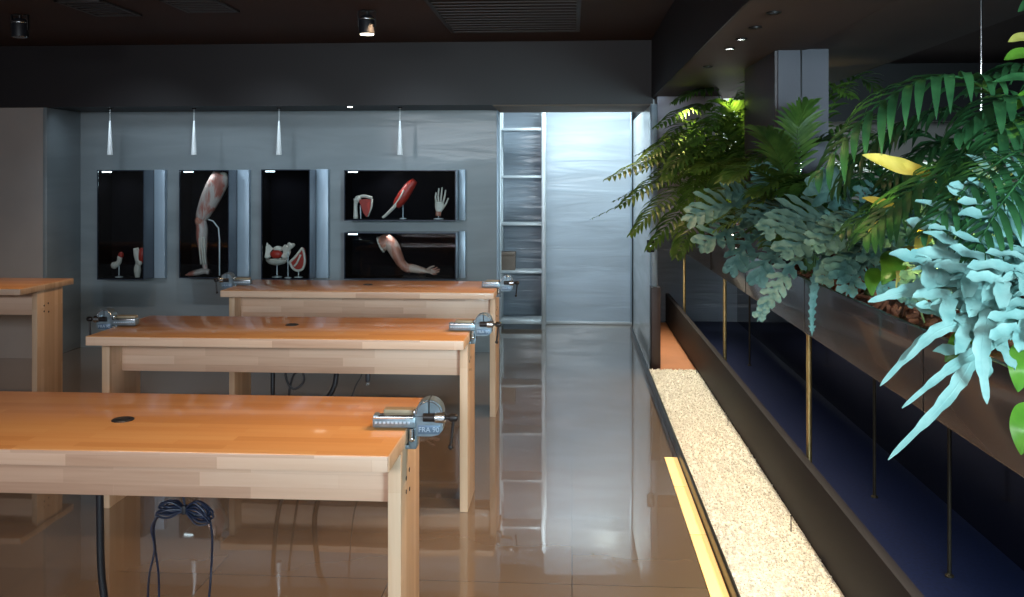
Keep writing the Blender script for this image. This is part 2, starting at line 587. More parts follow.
# soffit beam above the planter side, with a shadow groove
structure('soffit_beam', MB().box(0.675, 1.225, -3, 7.95, 2.26, 2.74).box(1.235, 1.86, -3, 7.95, 2.265, 2.74), M['soffit'], 0)
structure('soffit_side', B(0.663, 0.675, -3, 7.95, 2.255, 2.74), M['beam'], 0)
# frosted sliding sheet at the end of the recess
fs = tag(bpy.data.objects.new('door_1', None), kind='structure')
COL.objects.link(fs)
fs.location = (0.17, 10.0, 0)
MB().box(-0.47, 0.475, 0, 0.03, 0.03, 2.70).build('door_sheet', M['frosted'], fs, 0)
MB().box(-0.47, 0.475, -0.012, 0.035, 0.0, 0.035, 0.004).build('bottom_rail', M['shelf_metal'], fs)
MB().box(0.455, 0.475, -0.02, -0.001, 0.03, 2.70, 0.003).build('edge_strip', M['satin'], fs)
# partition running along the aisle, with a jamb and a dark post at its near end
structure('wall_partition', B(0.655, 0.69, 7.72, 10.3, 0, 2.205), M['partition'], 0)
structure('trim_3', MB().box(0.645, 0.695, 7.56, 7.715, 0.70, 2.19, 0.004), M['satin'])
structure('trim_4', MB().box(0.640, 0.715, 7.50, 7.66, 0.0, 0.70, 0.004), M['post'])
# columns
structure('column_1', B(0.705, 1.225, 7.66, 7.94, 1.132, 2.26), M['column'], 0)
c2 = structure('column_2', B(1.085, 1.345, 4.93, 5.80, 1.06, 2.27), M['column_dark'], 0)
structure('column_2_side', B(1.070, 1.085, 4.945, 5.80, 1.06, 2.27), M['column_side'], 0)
structure('trim_5', B(1.199, 1.206, 4.922, 4.93, 1.06, 2.27, bev=0.001), M['chrome'])
# far side of the building seen above the planter
structure('wall_far', MB().box(1.86, 7, 9.5, 9.7, 2.16, 2.74), M['beam'], 0)
structure('wall_far_low', MB().box(2.4, 7, 10.3, 10.42, 0, 2.74), M['warm_wall'], 0)
win = tag(bpy.data.objects.new('window_1', None), kind='structure')
COL.objects.link(win)
win.location = (1.72, 10.26, 1.4)
MB().box(-0.06, 0.12, 0, 0.02, 0, 1.1).build('pane', M['day'], win, 0)
MB().box(-0.10, -0.06, -0.02, 0.03, 0, 1.1, 0.004).box(0.12, 0.16, -0.02, 0.03, 0, 1.1, 0.004).build('window_frame', M['black_iron'], win)
wf = tag(bpy.data.objects.new('far_wall_glow', None), kind='structure')
COL.objects.link(wf)
wf.location = (3.1, 10.27, 1.30)
MB().box(-0.45, 0.9, 0, 0.02, 0.36, 0.46).build('pane', M['day'], wf, 0)  # glowing strip added for the white band of wall beyond, no window
MB().box(-0.5, -0.45, -0.02, 0.02, 0.30, 0.52, 0.004).box(0.9, 0.95, -0.02, 0.02, 0.30, 0.52, 0.004).box(0.2, 0.24, -0.02, 0.02, 0.36, 0.46).build('window_frame', M['black_iron'], wf)

# black glossy wall below and behind the planter
structure('wall_pit', B(1.82, 1.90, -3, 10.3, 0, 0.90), M['black_gloss'], 0)

# ------------------------------------------------------------------ gravel trough
TY0, TY1 = 0.9, 9.95
tr = thing('gravel_trough', (0.8, 5, 0), 'long black kerbed trough of white gravel set in the floor below the planter', 'trough')
MB().box(-0.2, -0.185, TY0 - 5, 4.62 - 0.1 + 0, 0, 0.062, 0.003).build('kerb', M['kerb'], tr)
MB().box(-0.185, 0.198, TY0 - 5, 2.45, 0.002, 0.02).build('base', M['kerb'], tr, 0)
MB().box(-0.09, 0.198, 2.45, 4.9, 0.002, 0.046).build('end_board', M['brown_board'], tr, 0)
low = structure('wall_low', MB().box(1.0, 1.04, TY0, TY1, 0, 0.352, 0.004), M['lowwall'])


def gravel():
    mb = MB()
    random.seed(3)
    nx, ny = 26, 420
    x0, x1, y0, y1 = 0.617, 0.998, 0.95, 7.44
    vs, fs = [], []
    for j in range(ny + 1):
        for i in range(nx + 1):
            x, y = x0 + (x1 - x0) * i / nx, y0 + (y1 - y0) * j / ny
            z = 0.050 + 0.004 * noise.noise(Vector((x * 9, y * 9, 0))) + 0.003 * noise.noise(Vector((x * 60, y * 60, 3)))
            vs.append((x, y, z))
    for j in range(ny):
        for i in range(nx):
            a = j * (nx + 1) + i
            fs.append((a, a + 1, a + nx + 2, a + nx + 1))
    mb.add(vs, fs)
    octv = [(1, 0, 0), (-1, 0, 0), (0, 1, 0), (0, -1, 0), (0, 0, 1), (0, 0, -1)]
    octf = [(0, 2, 4), (2, 1, 4), (1, 3, 4), (3, 0, 4), (2, 0, 5), (1, 2, 5), (3, 1, 5), (0, 3, 5)]
    for k in range(15000):
        y = y0 + (y1 - y0) * (random.random() ** 1.15)
        x = random.uniform(x0 + 0.004, x1 - 0.004)
        r = random.uniform(0.003, 0.0068)
        q = Quaternion((random.random() - .5, random.random() - .5, random.random() - .5, random.random() - .5)).normalized()
        mb.add([Vector((x, y, 0.053 + random.uniform(-.001, .003))) + q @ Vector((v[0] * r * 1.3, v[1] * r, v[2] * r * 0.8)) for v in octv], octf)
    m, nt, b = new_mat('cream_gravel')
    v = coords(nt)
    vo = N(nt, 'ShaderNodeTexVoronoi', Scale=90.0)
    nt.links.new(v, vo.inputs['Vector'])
    sp = nt.nodes.new('ShaderNodeSeparateColor')
    nt.links.new(vo.outputs['Color'], sp.inputs[0])
    nt.links.new(ramp(nt, sp.outputs[0], [(0.0, (0.58, 0.52, 0.42)), (0.3, (0.80, 0.75, 0.65)), (1.0, (0.88, 0.85, 0.77))]), b.inputs['Base Color'])
    b.inputs['Roughness'].default_value = 0.85
    bp = N(nt, 'ShaderNodeBump', Strength=0.3, Distance=0.004)
    nt.links.new(vo.outputs['Distance'], bp.inputs['Height'])
    nt.links.new(bp.outputs['Normal'], b.inputs['Normal'])
    o = mb.build('gravel', m, None, 0)
    tag(o, 'cream white gravel filling the long trough beside the floor', 'gravel', kind='stuff')


gravel()

# little marker pins along the right side of the gravel
for i, (x, y, h, lb) in enumerate(((0.975, 7.30, .04, 'tiny black pin at the far end of the gravel by the low dark wall'),
                                   (0.961, 5.754, .055, 'tiny black pin halfway along the right side of the gravel'),
                                   (0.949, 4.065, .075, 'tiny black pin nearest the camera on the right side of the gravel'))):
    p = thing('marker_pin', (x, y, 0.045), lb, 'pin', 'pins along the gravel')
    MB().tube([(0, 0, -0.02), (0, 0, h)], 0.0022, 8).build('shaft', M['black_iron'], p)
    MB().ball((0, 0, h), 0.0038, seg=8).build('pin_head', M['black_iron'], p)

# added glowing strip imitating the warm streak of light on the floor beside the kerb
ls = thing('floor_streak', (0.558, 4.35, 0), 'glowing warm strip added in place of a bright streak on the floor along the black kerb', 'light strip')
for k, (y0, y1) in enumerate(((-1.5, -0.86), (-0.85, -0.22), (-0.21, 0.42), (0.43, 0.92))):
    MB().box(-0.034, 0.036, y0, y1, -0.004, 0.0022, 0.0008).build('glow_panel', M['floor_strip'], ls)
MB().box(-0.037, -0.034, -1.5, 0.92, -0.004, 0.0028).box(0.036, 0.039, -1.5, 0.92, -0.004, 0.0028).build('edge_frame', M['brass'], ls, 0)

# ------------------------------------------------------------------ planter
PLX0, PLX1, PLZ0, PLZ1 = 1.04, 1.80, 0.894, 1.135
pl = thing('planter', (1.42, 5.4, PLZ0), 'long raised bronze-grey metal planter trough carrying all the plants', 'planter')
ya, yb = 0.9 - 5.4, 9.95 - 5.4
MB().box(-0.38, -0.36, ya, yb, 0, 0.241, 0.003).build('front_panel', M['planter'], pl)
MB().box(0.36, 0.38, ya, yb, 0, 0.241, 0.003).build('back_panel', M['planter'], pl)
MB().box(-0.36, 0.36, ya, yb, 0.0, 0.02).build('bottom_panel', M['planter'], pl, 0)
MB().box(-0.36, 0.36, ya, ya + 0.02, 0.02, 0.241).build('end_panel', M['planter'], pl, 0)
MB().box(-0.36, 0.36, yb - 0.02, yb, 0.02, 0.241).build('end_panel', M['planter'], pl, 0)
for yy in (-4.0, -2.6, -1.2, 0.2, 1.6, 3.0):
    MB().box(-0.3815, -0.38, yy, yy + 0.006, 0.002, 0.239).build('panel_seam', M['black_iron'], pl, 0)


def mulch():
    mb = MB()
    random.seed(11)
    nx, ny = 20, 220
    vs, fs = [], []
    for j in range(ny + 1):
        for i in range(nx + 1):
            x, y = 1.062 + 0.716 * i / nx, 0.93 + 9.0 * j / ny
            edge = min(1, min(i, nx - i) / 5)
            vs.append((x, y, 1.095 + 0.035 * edge + 0.018 * noise.noise(Vector((x * 7, y * 7, 1))) + 0.01 * noise.noise(Vector((x * 25, y * 25, 5)))))
    for j in range(ny):
        for i in range(nx):
            a = j * (nx + 1) + i
            fs.append((a, a + 1, a + nx + 2, a + nx + 1))
    mb.add(vs, fs)
    for k in range(1500):
        x, y = random.uniform(1.07, 1.7), 1.0 + 6.5 * random.random() ** 1.6
        l, ww = random.uniform(.012, .03), random.uniform(.005, .010)
        q = Quaternion((random.random() - .5, random.random() * .6 - .3, random.random() * .6 - .3, random.random() - .5)).normalized()
        c = Vector((x, y, 1.122 + random.uniform(0, .02)))
        mb.add([c + q @ Vector((sx * l, sy * ww, sz * 0.003)) for sx in (-1, 1) for sy in (-1, 1) for sz in (-1, 1)],
               [(0, 1, 3, 2), (4, 6, 7, 5), (0, 4, 5, 1), (2, 3, 7, 6), (0, 2, 6, 4), (1, 5, 7, 3)])
    tag(mb.build('bark_mulch', M['bark'], None, 0), 'reddish brown bark mulch filling the planter under the plants', 'mulch', kind='stuff')


mulch()

# brass rods carrying the planter
rod0 = None
for i, (x, y, r, lb) in enumerate(((1.075, 4.26, 0.0125, 'thick brass rod under the planter, nearest of the front row'),
                                   (1.075, 6.57, 0.0125, 'brass rod under the planter, second from the camera in the front row'),
                                   (1.075, 8.90, 0.0125, 'brass rod under the far end of the planter near the grey column'),
                                   (1.50, 3.77, 0.008, 'thin dull rod in the rear row, below the blue fern at the right edge'),
                                   (1.50, 4.68, 0.008, 'thin dull rod in the rear row right of the thick brass rod'),
                                   (1.50, 7.90, 0.008, 'thin dull rod in the rear row, just left of the hanging fern frond'))):
    t = thing('support_rod', (x, y, 0), lb, 'rod', 'rods holding up the planter')
    MB().tube([(0, 0, 0.004), (0, 0, PLZ0 - 0.002)], r, 14).build('shaft', M['brass'] if i < 3 else M['dull_rod'], t)
    MB().lathe([(r * 2.2, 0.0), (r * 2.2, 0.006), (r * 1.2, 0.012)], n=16).build('base_flange', M['dull_rod'], t)
    MB().lathe([(r * 1.2, PLZ0 - 0.014), (r * 2.0, PLZ0 - 0.006), (r * 2.0, PLZ0 - 0.0005)], n=16).build('top_flange', M['brass'], t)

# thin steel suspension rod coming down from the soffit
t = thing('hanging_rod', (1.42, 3.30, 1.14), 'thin shiny steel rod hanging from the ceiling at the upper right', 'rod')
MB().tube([(0, 0, 0), (0, 0, 1.115)], 0.0045, 10).build('shaft', M['chrome'], t)
MB().lathe([(0.006, 1.10), (0.016, 1.112), (0.016, 1.122)], n=14).build('ceiling_rose', M['chrome'], t)

# black lock box on the end of the partition
t = thing('door_lock', tuple(at_y(650.5, 246, 7.55)), 'small black lock box on the end of the grey partition', 'lock')
MB().box(-0.03, 0.03, -0.02, 0.012, -0.05, 0.05, 0.006).build('lock_body', M['black_rubber'], t)
MB().lathe([(0.012, -0.004), (0.014, 0.012), (0.009, 0.02)], (0, 0, 0), 14).build('knob', M['steel'], t).matrix_local = Matrix.Translation((0, -0.02, 0)) @ Matrix.Rotation(PI / 2, 4, 'X')

# ------------------------------------------------------------------ workbenches
BL, BD, BH = 1.765, 0.65, 0.85


def workbench(xr, yf, label, length=BL, grommet=None):
    """xr = right edge, yf = front edge"""
    t = thing('workbench', (xr - length / 2, yf + BD / 2, 0), label, 'workbench', 'butcher block workbenches')
    hx, hy = length / 2, BD / 2
    top = MB().box(-hx, hx, -hy, hy, BH - 0.042, BH, 0.003)
    tp = top.build('bench_top', M['wood_top'], t)
    # pale edge lipping round the top
    MB().box(-hx - 0.0, hx, -hy - 0.004, -hy, BH - 0.0425, BH - 0.002, 0.001).build('front_lipping', M['wood_edge'], tp)
    MB().box(-hx - 0.004, -hx, -hy, hy, BH - 0.0425, BH - 0.001, 0.001).build('end_lipping', M['wood_leg'], tp)
    MB().box(hx, hx + 0.004, -hy, hy, BH - 0.0425, BH - 0.001, 0.001).build('end_lipping', M['wood_leg'], tp)
    if grommet is not None:
        gx, gy = grommet[0] - t.location.x, grommet[1] - t.location.y
        MB().lathe([(0.033, BH - 0.01), (0.033, BH + 0.002), (0.030, BH + 0.004), (0.022, BH + 0.003), (0.020, BH + 0.001), (0.002, BH + 0.001)],
                   (gx, gy, 0), 24).build('cable_grommet', M['black_rubber'], tp)
    for s in (-1, 1):
        x = s * (hx - 0.021)
        y0 = -0.128 if s > 0 else -0.188
        leg = MB().box(x - 0.019, x + 0.019, y0, y0 + 0.318, 0.0, BH - 0.0425, 0.002).build('leg', M['wood_leg'], t)
        for by, bz in ((-0.045, 0.70), (-0.045, 0.66), (0.005, 0.71), (0.01, 0.65)):
            MB().lathe([(0.006, 0), (0.007, 0.0015)], (x + s * 0.019 if s > 0 else x - 0.0205, by, bz), 12, 'x').build('screw_head', M['black_iron'], leg)
    MB().box(-hx + 0.041, hx - 0.041, -0.068, -0.036, BH - 0.213, BH - 0.0425, 0.002).build('front_apron', M['wood_edge'], t)
    MB().box(-hx + 0.041, hx - 0.041, 0.100, 0.132, BH - 0.212, BH - 0.0425, 0.002).build('rear_apron', M['wood_edge'], t)
    return t


b1 = workbench(-0.487, 2.412, 'wooden workbench nearest the camera, with blue-black cable bundle under it', grommet=(-1.365, 2.719))
b2 = workbench(-0.492, 4.147, 'middle wooden workbench with a vise clamped at both visible ends', grommet=(-1.401, 4.531))
b3 = workbench(-0.505, 5.89, 'farthest wooden workbench in front of the display cases', 1.79, grommet=(-1.406, 6.276))
b4 = workbench(-3.66, 5.89, 'wooden workbench at the left edge of the picture with bolted end leg')


# ------------------------------------------------------------------ bench vises
def make_vise():
    """+x points off the bench end, x = 0 is the bench edge, z = 0 the bench top"""
    t = thing('bench_vise', (0, 0, 0), 'vise', 'vise', 'clamp-on bench vises')
    # sliding rail and its plate
    r = MB().box(-0.100, 0.028, -0.034, 0.012, 0.004, 0.036, 0.004)
    r.box(-0.098, 0.026, -0.037, -0.034, 0.014, 0.026, 0.001).box(-0.098, -0.085, -0.03, 0.008, 0.036, 0.040, 0.001)
    rail = r.build('slide_rail', M['iron'], t)
    MB().box(-0.098, 0.02, -0.0365, 0.006, 0.0305, 0.0375, 0.002).build('slide_edge', M['steel'], rail)
    tl = MB()
    for k in range(9):
        tl.box(-0.092 + k * 0.012, -0.085 + k * 0.012, -0.0380, -0.0369, 0.0165, 0.0235, 0.0003)
    tl.build('embossed_marks', M['text'], rail)
    MB().box(-0.076, 0.030, 0.012, 0.050, 0.022, 0.047, 0.005).build('jaw_plate', M['bronze'], t)
    # rounded jaws: two quarter discs standing face to face
    cx, cz, R = 0.066, 0.044, 0.041
    for s, nm in ((-1, 'fixed_jaw'), (1, 'moving_jaw')):
        a0, a1 = (PI / 2 + 0.05, PI) if s < 0 else (0, PI / 2 - 0.05)
        pts = [(cx + s * 0.0022, cz - 0.006)]
        arc = [(cx + R * math.cos(a0 + (a1 - a0) * k / 12), cz + R * math.sin(a0 + (a1 - a0) * k / 12)) for k in range(13)]
        if s > 0:
            pts = [(cx + 0.0022, cz - 0.006), (cx + R, cz - 0.006)] + arc
        else:
            pts = [(cx - 0.0022, cz - 0.006)] + arc + [(cx - R, cz - 0.006)]
        j = MB().prism(pts, -0.028, 0.030).build(nm, M['iron'], t)
        rim = [(cx + (R - 0.004) * math.cos(a0 + (a1 - a0) * k / 12), -0.0285, cz + (R - 0.004) * math.sin(a0 + (a1 - a0) * k / 12)) for k in range(13)]
        MB().tube(rim, 0.0022, 6).build('rim', M['steel'], j)
    MB().ball((0.022, -0.012, 0.046), 0.008, seg=10).tube([(0.022, -0.012, 0.03), (0.022, -0.012, 0.046)], 0.004, 8).build('set_screw', M['steel'], t)
    # lower body with raised lettering
    pts = [(0.026, -0.022), (0.072, -0.022), (0.094, -0.017), (0.106, -0.004), (0.106, 0.018), (0.100, 0.036), (0.026, 0.036)]
    body = MB().prism(pts, -0.026, 0.026).build('vise_body', M['iron'], t)
    MB().box(0.033, 0.098, -0.0285, -0.026, -0.015, 0.011, 0.001).build('name_plate', M['plate'], body)
    text_mesh('FRA 90', 0.0205, 0.0008, 'lettering', M['text'], body, (0.0655, -0.0290, -0.002), (PI / 2, 0, 0))
    # clamp hooking under the bench end
    clamp = MB().box(0.004, 0.030, -0.022, 0.022, -0.060, 0.010, 0.005).box(-0.046, 0.028, -0.020, 0.020, -0.062, -0.050, 0.003).build('clamp', M['iron'], t)
    MB().tube([(-0.032, 0, -0.090), (-0.032, 0, -0.044)], 0.0065, 10).lathe([(0.012, -0.046), (0.012, -0.043)], (-0.032, 0, 0), 14).build('clamp_screw', M['steel'], clamp)
    MB().tube([(0.016, -0.030, -0.028), (0.016, -0.030, 0.002)], 0.0085, 12).ball((0.016, -0.030, -0.028), 0.0095, seg=10).build('clamp_foot', M['steel'], clamp)
    # spindle, collar, handle
    MB().tube([(0.050, -0.034, 0.036), (0.084, -0.034, 0.036)], 0.0125, 16).build('screw_sleeve', M['black_iron'], t)
    MB().lathe([(0.012, 0.083), (0.0165, 0.085), (0.0165, 0.113), (0.012, 0.116)], (0, -0.034, 0.036), 20, 'x').build('collar', M['steel'], t)
    sp = MB().tube([(0.112, -0.034, 0.036), (0.152, -0.034, 0.036)], 0.0062, 12).lathe([(0.010, 0.126), (0.012, 0.130), (0.012, 0.146), (0.010, 0.150)], (0, -0.034, 0.036), 16, 'x').build('spindle', M['black_iron'], t)
    h0, h1 = Vector((0.140, -0.036, 0.040)), Vector((0.131, -0.040, -0.048))
    MB().tube([h0, h1], 0.0046, 10).ball(h0, 0.0078, seg=10).ball(h1, 0.0085, seg=10).build('handle_bar', M['black_iron'], sp)
    return t


v0 = make_vise()
vises = [v0] + [copy_tree(v0) for _ in range(4)]
for v, (x, y, rz, sc, lb) in zip(vises, (
        (-0.485, 2.70, 0.03, 1.0, 'grey steel vise on the right end of the nearest workbench, the largest one'),
        (-0.490, 4.42, 0, 1.0, 'steel vise on the right end of the middle workbench'),
        (-0.503, 6.16, 0, 1.0, 'dark vise on the right end of the farthest workbench by the metal shelves'),
        (-2.257, 4.46, PI, 0.98, 'grey vise clamped on the left end of the middle workbench'),
        (-2.297, 6.20, PI, 1.0, 'dark vise with hanging handle on the left end of the farthest workbench'))):
    v.location = (x, y, BH + 0.001)
    v.rotation_euler = (0, 0, rz)
    v.scale = (sc, sc, sc)
    v['label'] = lb
    if rz == PI:        # left-hand vises are mirrored, with the lettering still readable
        v.rotation_euler = (0, 0, 0)
        v.scale = (-sc, sc, sc)
        for ch in v.children_recursive:
            if ch.name.startswith('lettering'):
                ch.scale = (-1, 1, 1)


# ------------------------------------------------------------------ cables under the benches
def cable(name, pts, r, mat, label, cat='cable', group=None, n=36):
    p = bez(pts, n)
    o = MB().tube(p, r, 10).build(name, mat, None, 60)
    return tag(o, label, cat, group)


UZ = BH - 0.043
cable('power_cable', [(-1.44, 2.80, UZ), (-1.492, 2.83, 0.70), (-1.495, 2.83, 0.50), (-1.485, 2.83, 0.28), (-1.44, 2.84, 0.07), (-1.36, 2.86, 0.013), (-1.25, 2.95, 0.012)],
      0.012, M['black_rubber'], 'thick black cable hanging under the left part of the nearest workbench')
# a tied hank of thin cable with two tails
hk = thing('cable_bundle', (-1.215, 2.82, 0.545), 'blue-black hank of thin cable tied under the nearest workbench', 'cable')
random.seed(5)
hank = MB()
for k in range(9):
    a = random.uniform(0.022, 0.036)
    dz = random.uniform(-0.014, 0.014)
    dy = random.uniform(-0.02, 0.02)
    ex = random.uniform(0.065, 0.088)
    for s in (-1, 1):
        pts = [(0, dy * .2, 0.0), (s * ex * .5, dy, a * .5 + dz), (s * ex, dy, dz - (0.02 if s > 0 else 0)), (s * ex * .55, dy, -a * .35 + dz - (0.018 if s > 0 else 0)), (0, dy * .2, -0.002)]
        hank.tube(bez(pts, 20), 0.0032, 6)
hank.build('coil', M['blue_cable'], hk, 60)
MB().box(-0.007, 0.007, -0.012, 0.012, -0.014, 0.014, 0.004).build('cable_tie', M['black_rubber'], hk)
MB().tube(bez([(0.0, 0, 0.01), (-0.02, 0.0, 0.14), (-0.05, -0.02, UZ - 0.545)], 14), 0.0035, 6).build('hanging_strand', M['blue_cable'], hk, 60)
MB().tube(bez([(-0.075, 0, -0.005), (-0.108, 0, -0.06), (-0.098, 0, -0.13), (-0.118, 0, -0.24), (-0.115, 0.01, -0.45), (-0.08, 0.05, -0.540)], 24), 0.0035, 6).build('tail', M['blue_cable'], hk, 60)
MB().tube(bez([(-0.078, 0, -0.005), (-0.104, 0.01, -0.06), (-0.100, 0.01, -0.13), (-0.088, 0.01, -0.24), (-0.095, 0.01, -0.45), (-0.10, -0.05, -0.540)], 24), 0.0035, 6).build('tail', M['blue_cable'], hk, 60)
MB().tube(bez([(0.078, 0, -0.02), (0.088, 0, -0.08), (0.085, 0, -0.19), (0.072, 0, -0.35), (0.05, 0.02, -0.540)], 24), 0.0036, 6).build('tail', M['blue_cable'], hk, 60)
# under the middle bench
cable('power_cable', [(-1.50, 4.55, UZ), (-1.505, 4.55, 0.6), (-1.50, 4.55, 0.3), (-1.47, 4.57, 0.05), (-1.40, 4.60, 0.012)], 0.011, M['black_rubber'],
      'black cable hanging straight down under the middle workbench, leftmost there')
cable('cable_loop', [(-1.42, 4.55, UZ), (-1.44, 4.55, 0.60), (-1.40, 4.55, 0.525), (-1.35, 4.56, 0.56), (-1.36, 4.56, 0.61), (-1.41, 4.57, 0.58), (-1.43, 4.57, 0.42), (-1.40, 4.60, 0.10), (-1.38, 4.62, 0.008)], 0.006, M['black_rubber'],
      'looped black cable hanging under the middle workbench')
cable('power_cable', [(-1.17, 4.55, UZ), (-1.18, 4.55, 0.6), (-1.20, 4.55, 0.52), (-1.27, 4.56, 0.40), (-1.30, 4.58, 0.15), (-1.28, 4.62, 0.014)], 0.013, M['black_rubber'],
      'thick curving black cable under the middle workbench, right of the loop')
pg = thing('cable_plug', (-1.02, 4.55, 0.60), 'small black plug on a thin cord under the middle workbench', 'plug')
MB().box(-0.012, 0.012, -0.012, 0.012, -0.035, 0.02, 0.006).lathe([(0.009, 0.02), (0.006, 0.045)], n=12).build('plug_body', M['black_rubber'], pg)
MB().tube([(-0.005, 0, -0.035), (-0.005, 0, -0.052)], 0.002, 8).tube([(0.005, 0, -0.035), (0.005, 0, -0.052)], 0.002, 8).build('prong', M['steel'], pg)
MB().tube(bez([(0, 0, 0.04), (0.012, 0, 0.1), (0.0, 0, UZ - 0.60)], 12), 0.0035, 8).build('cord', M['black_rubber'], pg)
cable('thin_cord', [(-1.07, 4.56, UZ), (-1.05, 4.56, 0.62), (-1.09, 4.56, 0.53), (-1.12, 4.57, 0.40), (-1.10, 4.60, 0.1), (-1.06, 4.66, 0.006)], 0.0032, M['black_rubber'],
      'thin black cord beside the small plug under the middle workbench')

# ------------------------------------------------------------------ display cases and their models
CY0, CY1 = 8.09, 8.348


def case(px0, px1, py0, py1, label, strip, glow):
    a = at_y(px0, py0, CY0)
    b = at_y(px1, py1, CY0)
    x0, x1, z1, z0 = a.x, b.x, a.z, b.z
    t = thing('display_case', ((x0 + x1) / 2, CY0, z0), label, 'display case', 'glass-fronted display cases')
    hw, h, dp = (x1 - x0) / 2, z1 - z0, CY1 - CY0
    s = MB()
    s.box(-hw, hw, 0, dp, 0, 0.008).box(-hw, hw, 0, dp, h - 0.008, h).box(-hw, -hw + 0.008, 0, dp, 0.008, h - 0.008).box(hw - 0.008, hw, 0, dp, 0.008, h - 0.008)
    s.box(-hw + .008, hw - .008, dp - 0.008, dp, 0.008, h - 0.008)
    s.build('case_shell', M['case_shell'], t, 0)
    l = MB()
    l.box(-hw + .0085, hw - .0085, 0.012, dp - 0.009, 0.0085, 0.011).box(-hw + .0085, hw - .0085, 0.012, dp - .009, h - 0.011, h - .0085)
    l.box(-hw + .0085, -hw + .011, 0.012, dp - .009, 0.011, h - .011).box(hw - .011, hw - .0085, 0.012, dp - .009, 0.011, h - .011)
    l.box(-hw + .011, hw - .011, dp - .012, dp - .009, 0.011, h - .011)
    l.build('lining', M['case_black'], t, 0)
    MB().box(-hw + .009, hw - .009, 0.003, 0.008, 0.009, h - 0.009).build('front_glass', M['glass'], t, 0)
    MB().box(hw + 0.001, hw + strip, 0.20, dp, -0.004, h + 0.004, 0.003).build('side_panel', M['satin'], t)
    lm = MB().box(-hw + 0.03, -hw + 0.11, 0.03, 0.055, h - 0.022, h - 0.012, 0.002).build('case_lamp', M['lens_cool'], t)
    area('case_light', (t.location.x - hw * .2, CY0 + 0.06, z0 + h - 0.03), (t.location.x, CY0 + 0.16, z0), min(0.3, hw), 0.05, glow, (0.95, 0.97, 1.0), 2.6)
    return t, x0, x1, z0 + 0.011, z1


cases = [case(97, 144, 170, 280, 'tall narrow black display case, leftmost, with small red joint models', 0.10, 0.6),
         case(179, 229, 170, 278.5, 'tall black display case holding the standing leg model', 0.11, 0.26),
         case(261, 310, 169.5, 280, 'tall black display case with pelvis model, left of the wide cases', 0.11, 0.7),
         case(344, 456, 170, 221, 'wide black display case, upper one, with shoulder, forearm and hand models', 0.06, 0.85),
         case(344, 456, 232.5, 280, 'wide black display case, lower one, with the arm model', 0.06, 0.24)]
MY = 8.20


def q(px, py, dy=0.0):
    return at_y(px, py, MY + dy)


def rel(t, pts):
    return [Vector(p) - t.location for p in pts]


def stand(t, z0, p, r=0.035):
    """round foot and rod under a model; p is the world point the rod carries"""
    c = Vector((p.x, p.y, z0)) - t.location
    e = p - t.location
    MB().lathe([(r, 0.0005), (r, 0.006), (r * .6, 0.010)], c, 20).build('stand_base', M['lamp_white'], t)
    MB().tube([c, e], 0.0045, 8).build('stand_rod', M['shelf_metal'], t)


# the leg model
z0 = cases[1][3]
foot = q(202, 275)
t = thing('leg_model', (foot.x, MY, z0), 'life-size anatomical leg model with bare red muscles, standing on its foot', 'anatomical model')
th = [q(222, 174), q(219, 181), q(213, 193), q(207, 206), q(202, 217), q(201, 223)]
MB().tube(bez(rel(t, th), 20), [0.066 + 0.036 * math.sin(PI * min(1, k / 19 * 0.9 + 0.12)) - 0.028 * k / 20 for k in range(len(bez(th, 20)))], 20, flat=0.9).build('thigh', M['muscle_leg'], t, 180)
sh = [q(200.5, 219), q(202, 228), q(202, 238), q(203, 250), q(204.5, 262), q(205.5, 270)]
ns = len(bez(sh, 20))
MB().tube(bez(rel(t, sh), 20), [0.046 + 0.017 * math.sin(PI * min(1, k / ns * 1.5)) - 0.026 * (k / ns) ** 0.7 for k in range(ns)], 20).build('shank', M['muscle_leg'], t, 180)
kn = MB().ball(rel(t, [q(200.0, 221, -0.01)])[0], 0.047, 0.95, 1, 1.1, 16).build('knee_cap', M['muscle_pale'], t, 180)
fz = Vector((0, 0, z0 + 0.026))
f0, f1 = q(207.5, 272), q(191, 275)
fp = [Vector((f0.x + 0.015, MY, z0 + 0.035)), Vector((f0.x - 0.03, MY, z0 + 0.044)), Vector((f0.x - 0.08, MY - .01, z0 + 0.034)), Vector((f1.x + 0.01, MY - 0.02, z0 + 0.020)), Vector((f1.x - 0.02, MY - 0.025, z0 + 0.013))]
nf = len(bez(fp, 16))
foot_o = MB().tube(bez(rel(t, fp), 16), [0.032 + 0.008 * math.sin(PI * k / nf) - 0.018 * (k / nf) ** 2 for k in range(nf)], 16, flat=0.75).build('foot', M['muscle_leg'], t, 180)
for k in range(5):
    p = Vector((f1.x - 0.018 + 0.006 * k, MY - 0.045 + 0.014 * k, z0 + 0.012)) - t.location
    MB().ball(p, 0.0105 - 0.001 * k, 1.7, 0.8, 0.85, 10).build('toe', M['muscle_pale'], foot_o, 180)
MB().ball(rel(t, [q(223, 176)])[0], 0.045, 0.95, 1, 0.8, 14).build('hip_bone', M['white_bone'], t, 180)
tend = MB()
for dx, sw in ((-0.018, 0.0), (0.006, 0.004), (0.024, -0.004)):
    tend.tube(bez([p + Vector((dx, -0.05 + abs(dx) * .5, 0)) for p in rel(t, [q(203, 236), q(203.5, 250), q(204.8, 264)])], 10), [0.008] * len(bez([(0, 0, 0), (1, 0, 0), (2, 0, 0)], 10)), 8)
tend.build('tendon', M['white_bone'], t, 180)
rp = [q(207, 219, 0.03), q(213, 221, 0.03), q(218.5, 228, 0.02), q(219.5, 240, 0.02), q(219.5, 277, 0.02)]
rp[-1].z = z0 + 0.002
MB().tube(rel(t, rp), 0.006, 10).build('support_rod', M['lamp_white'], t)

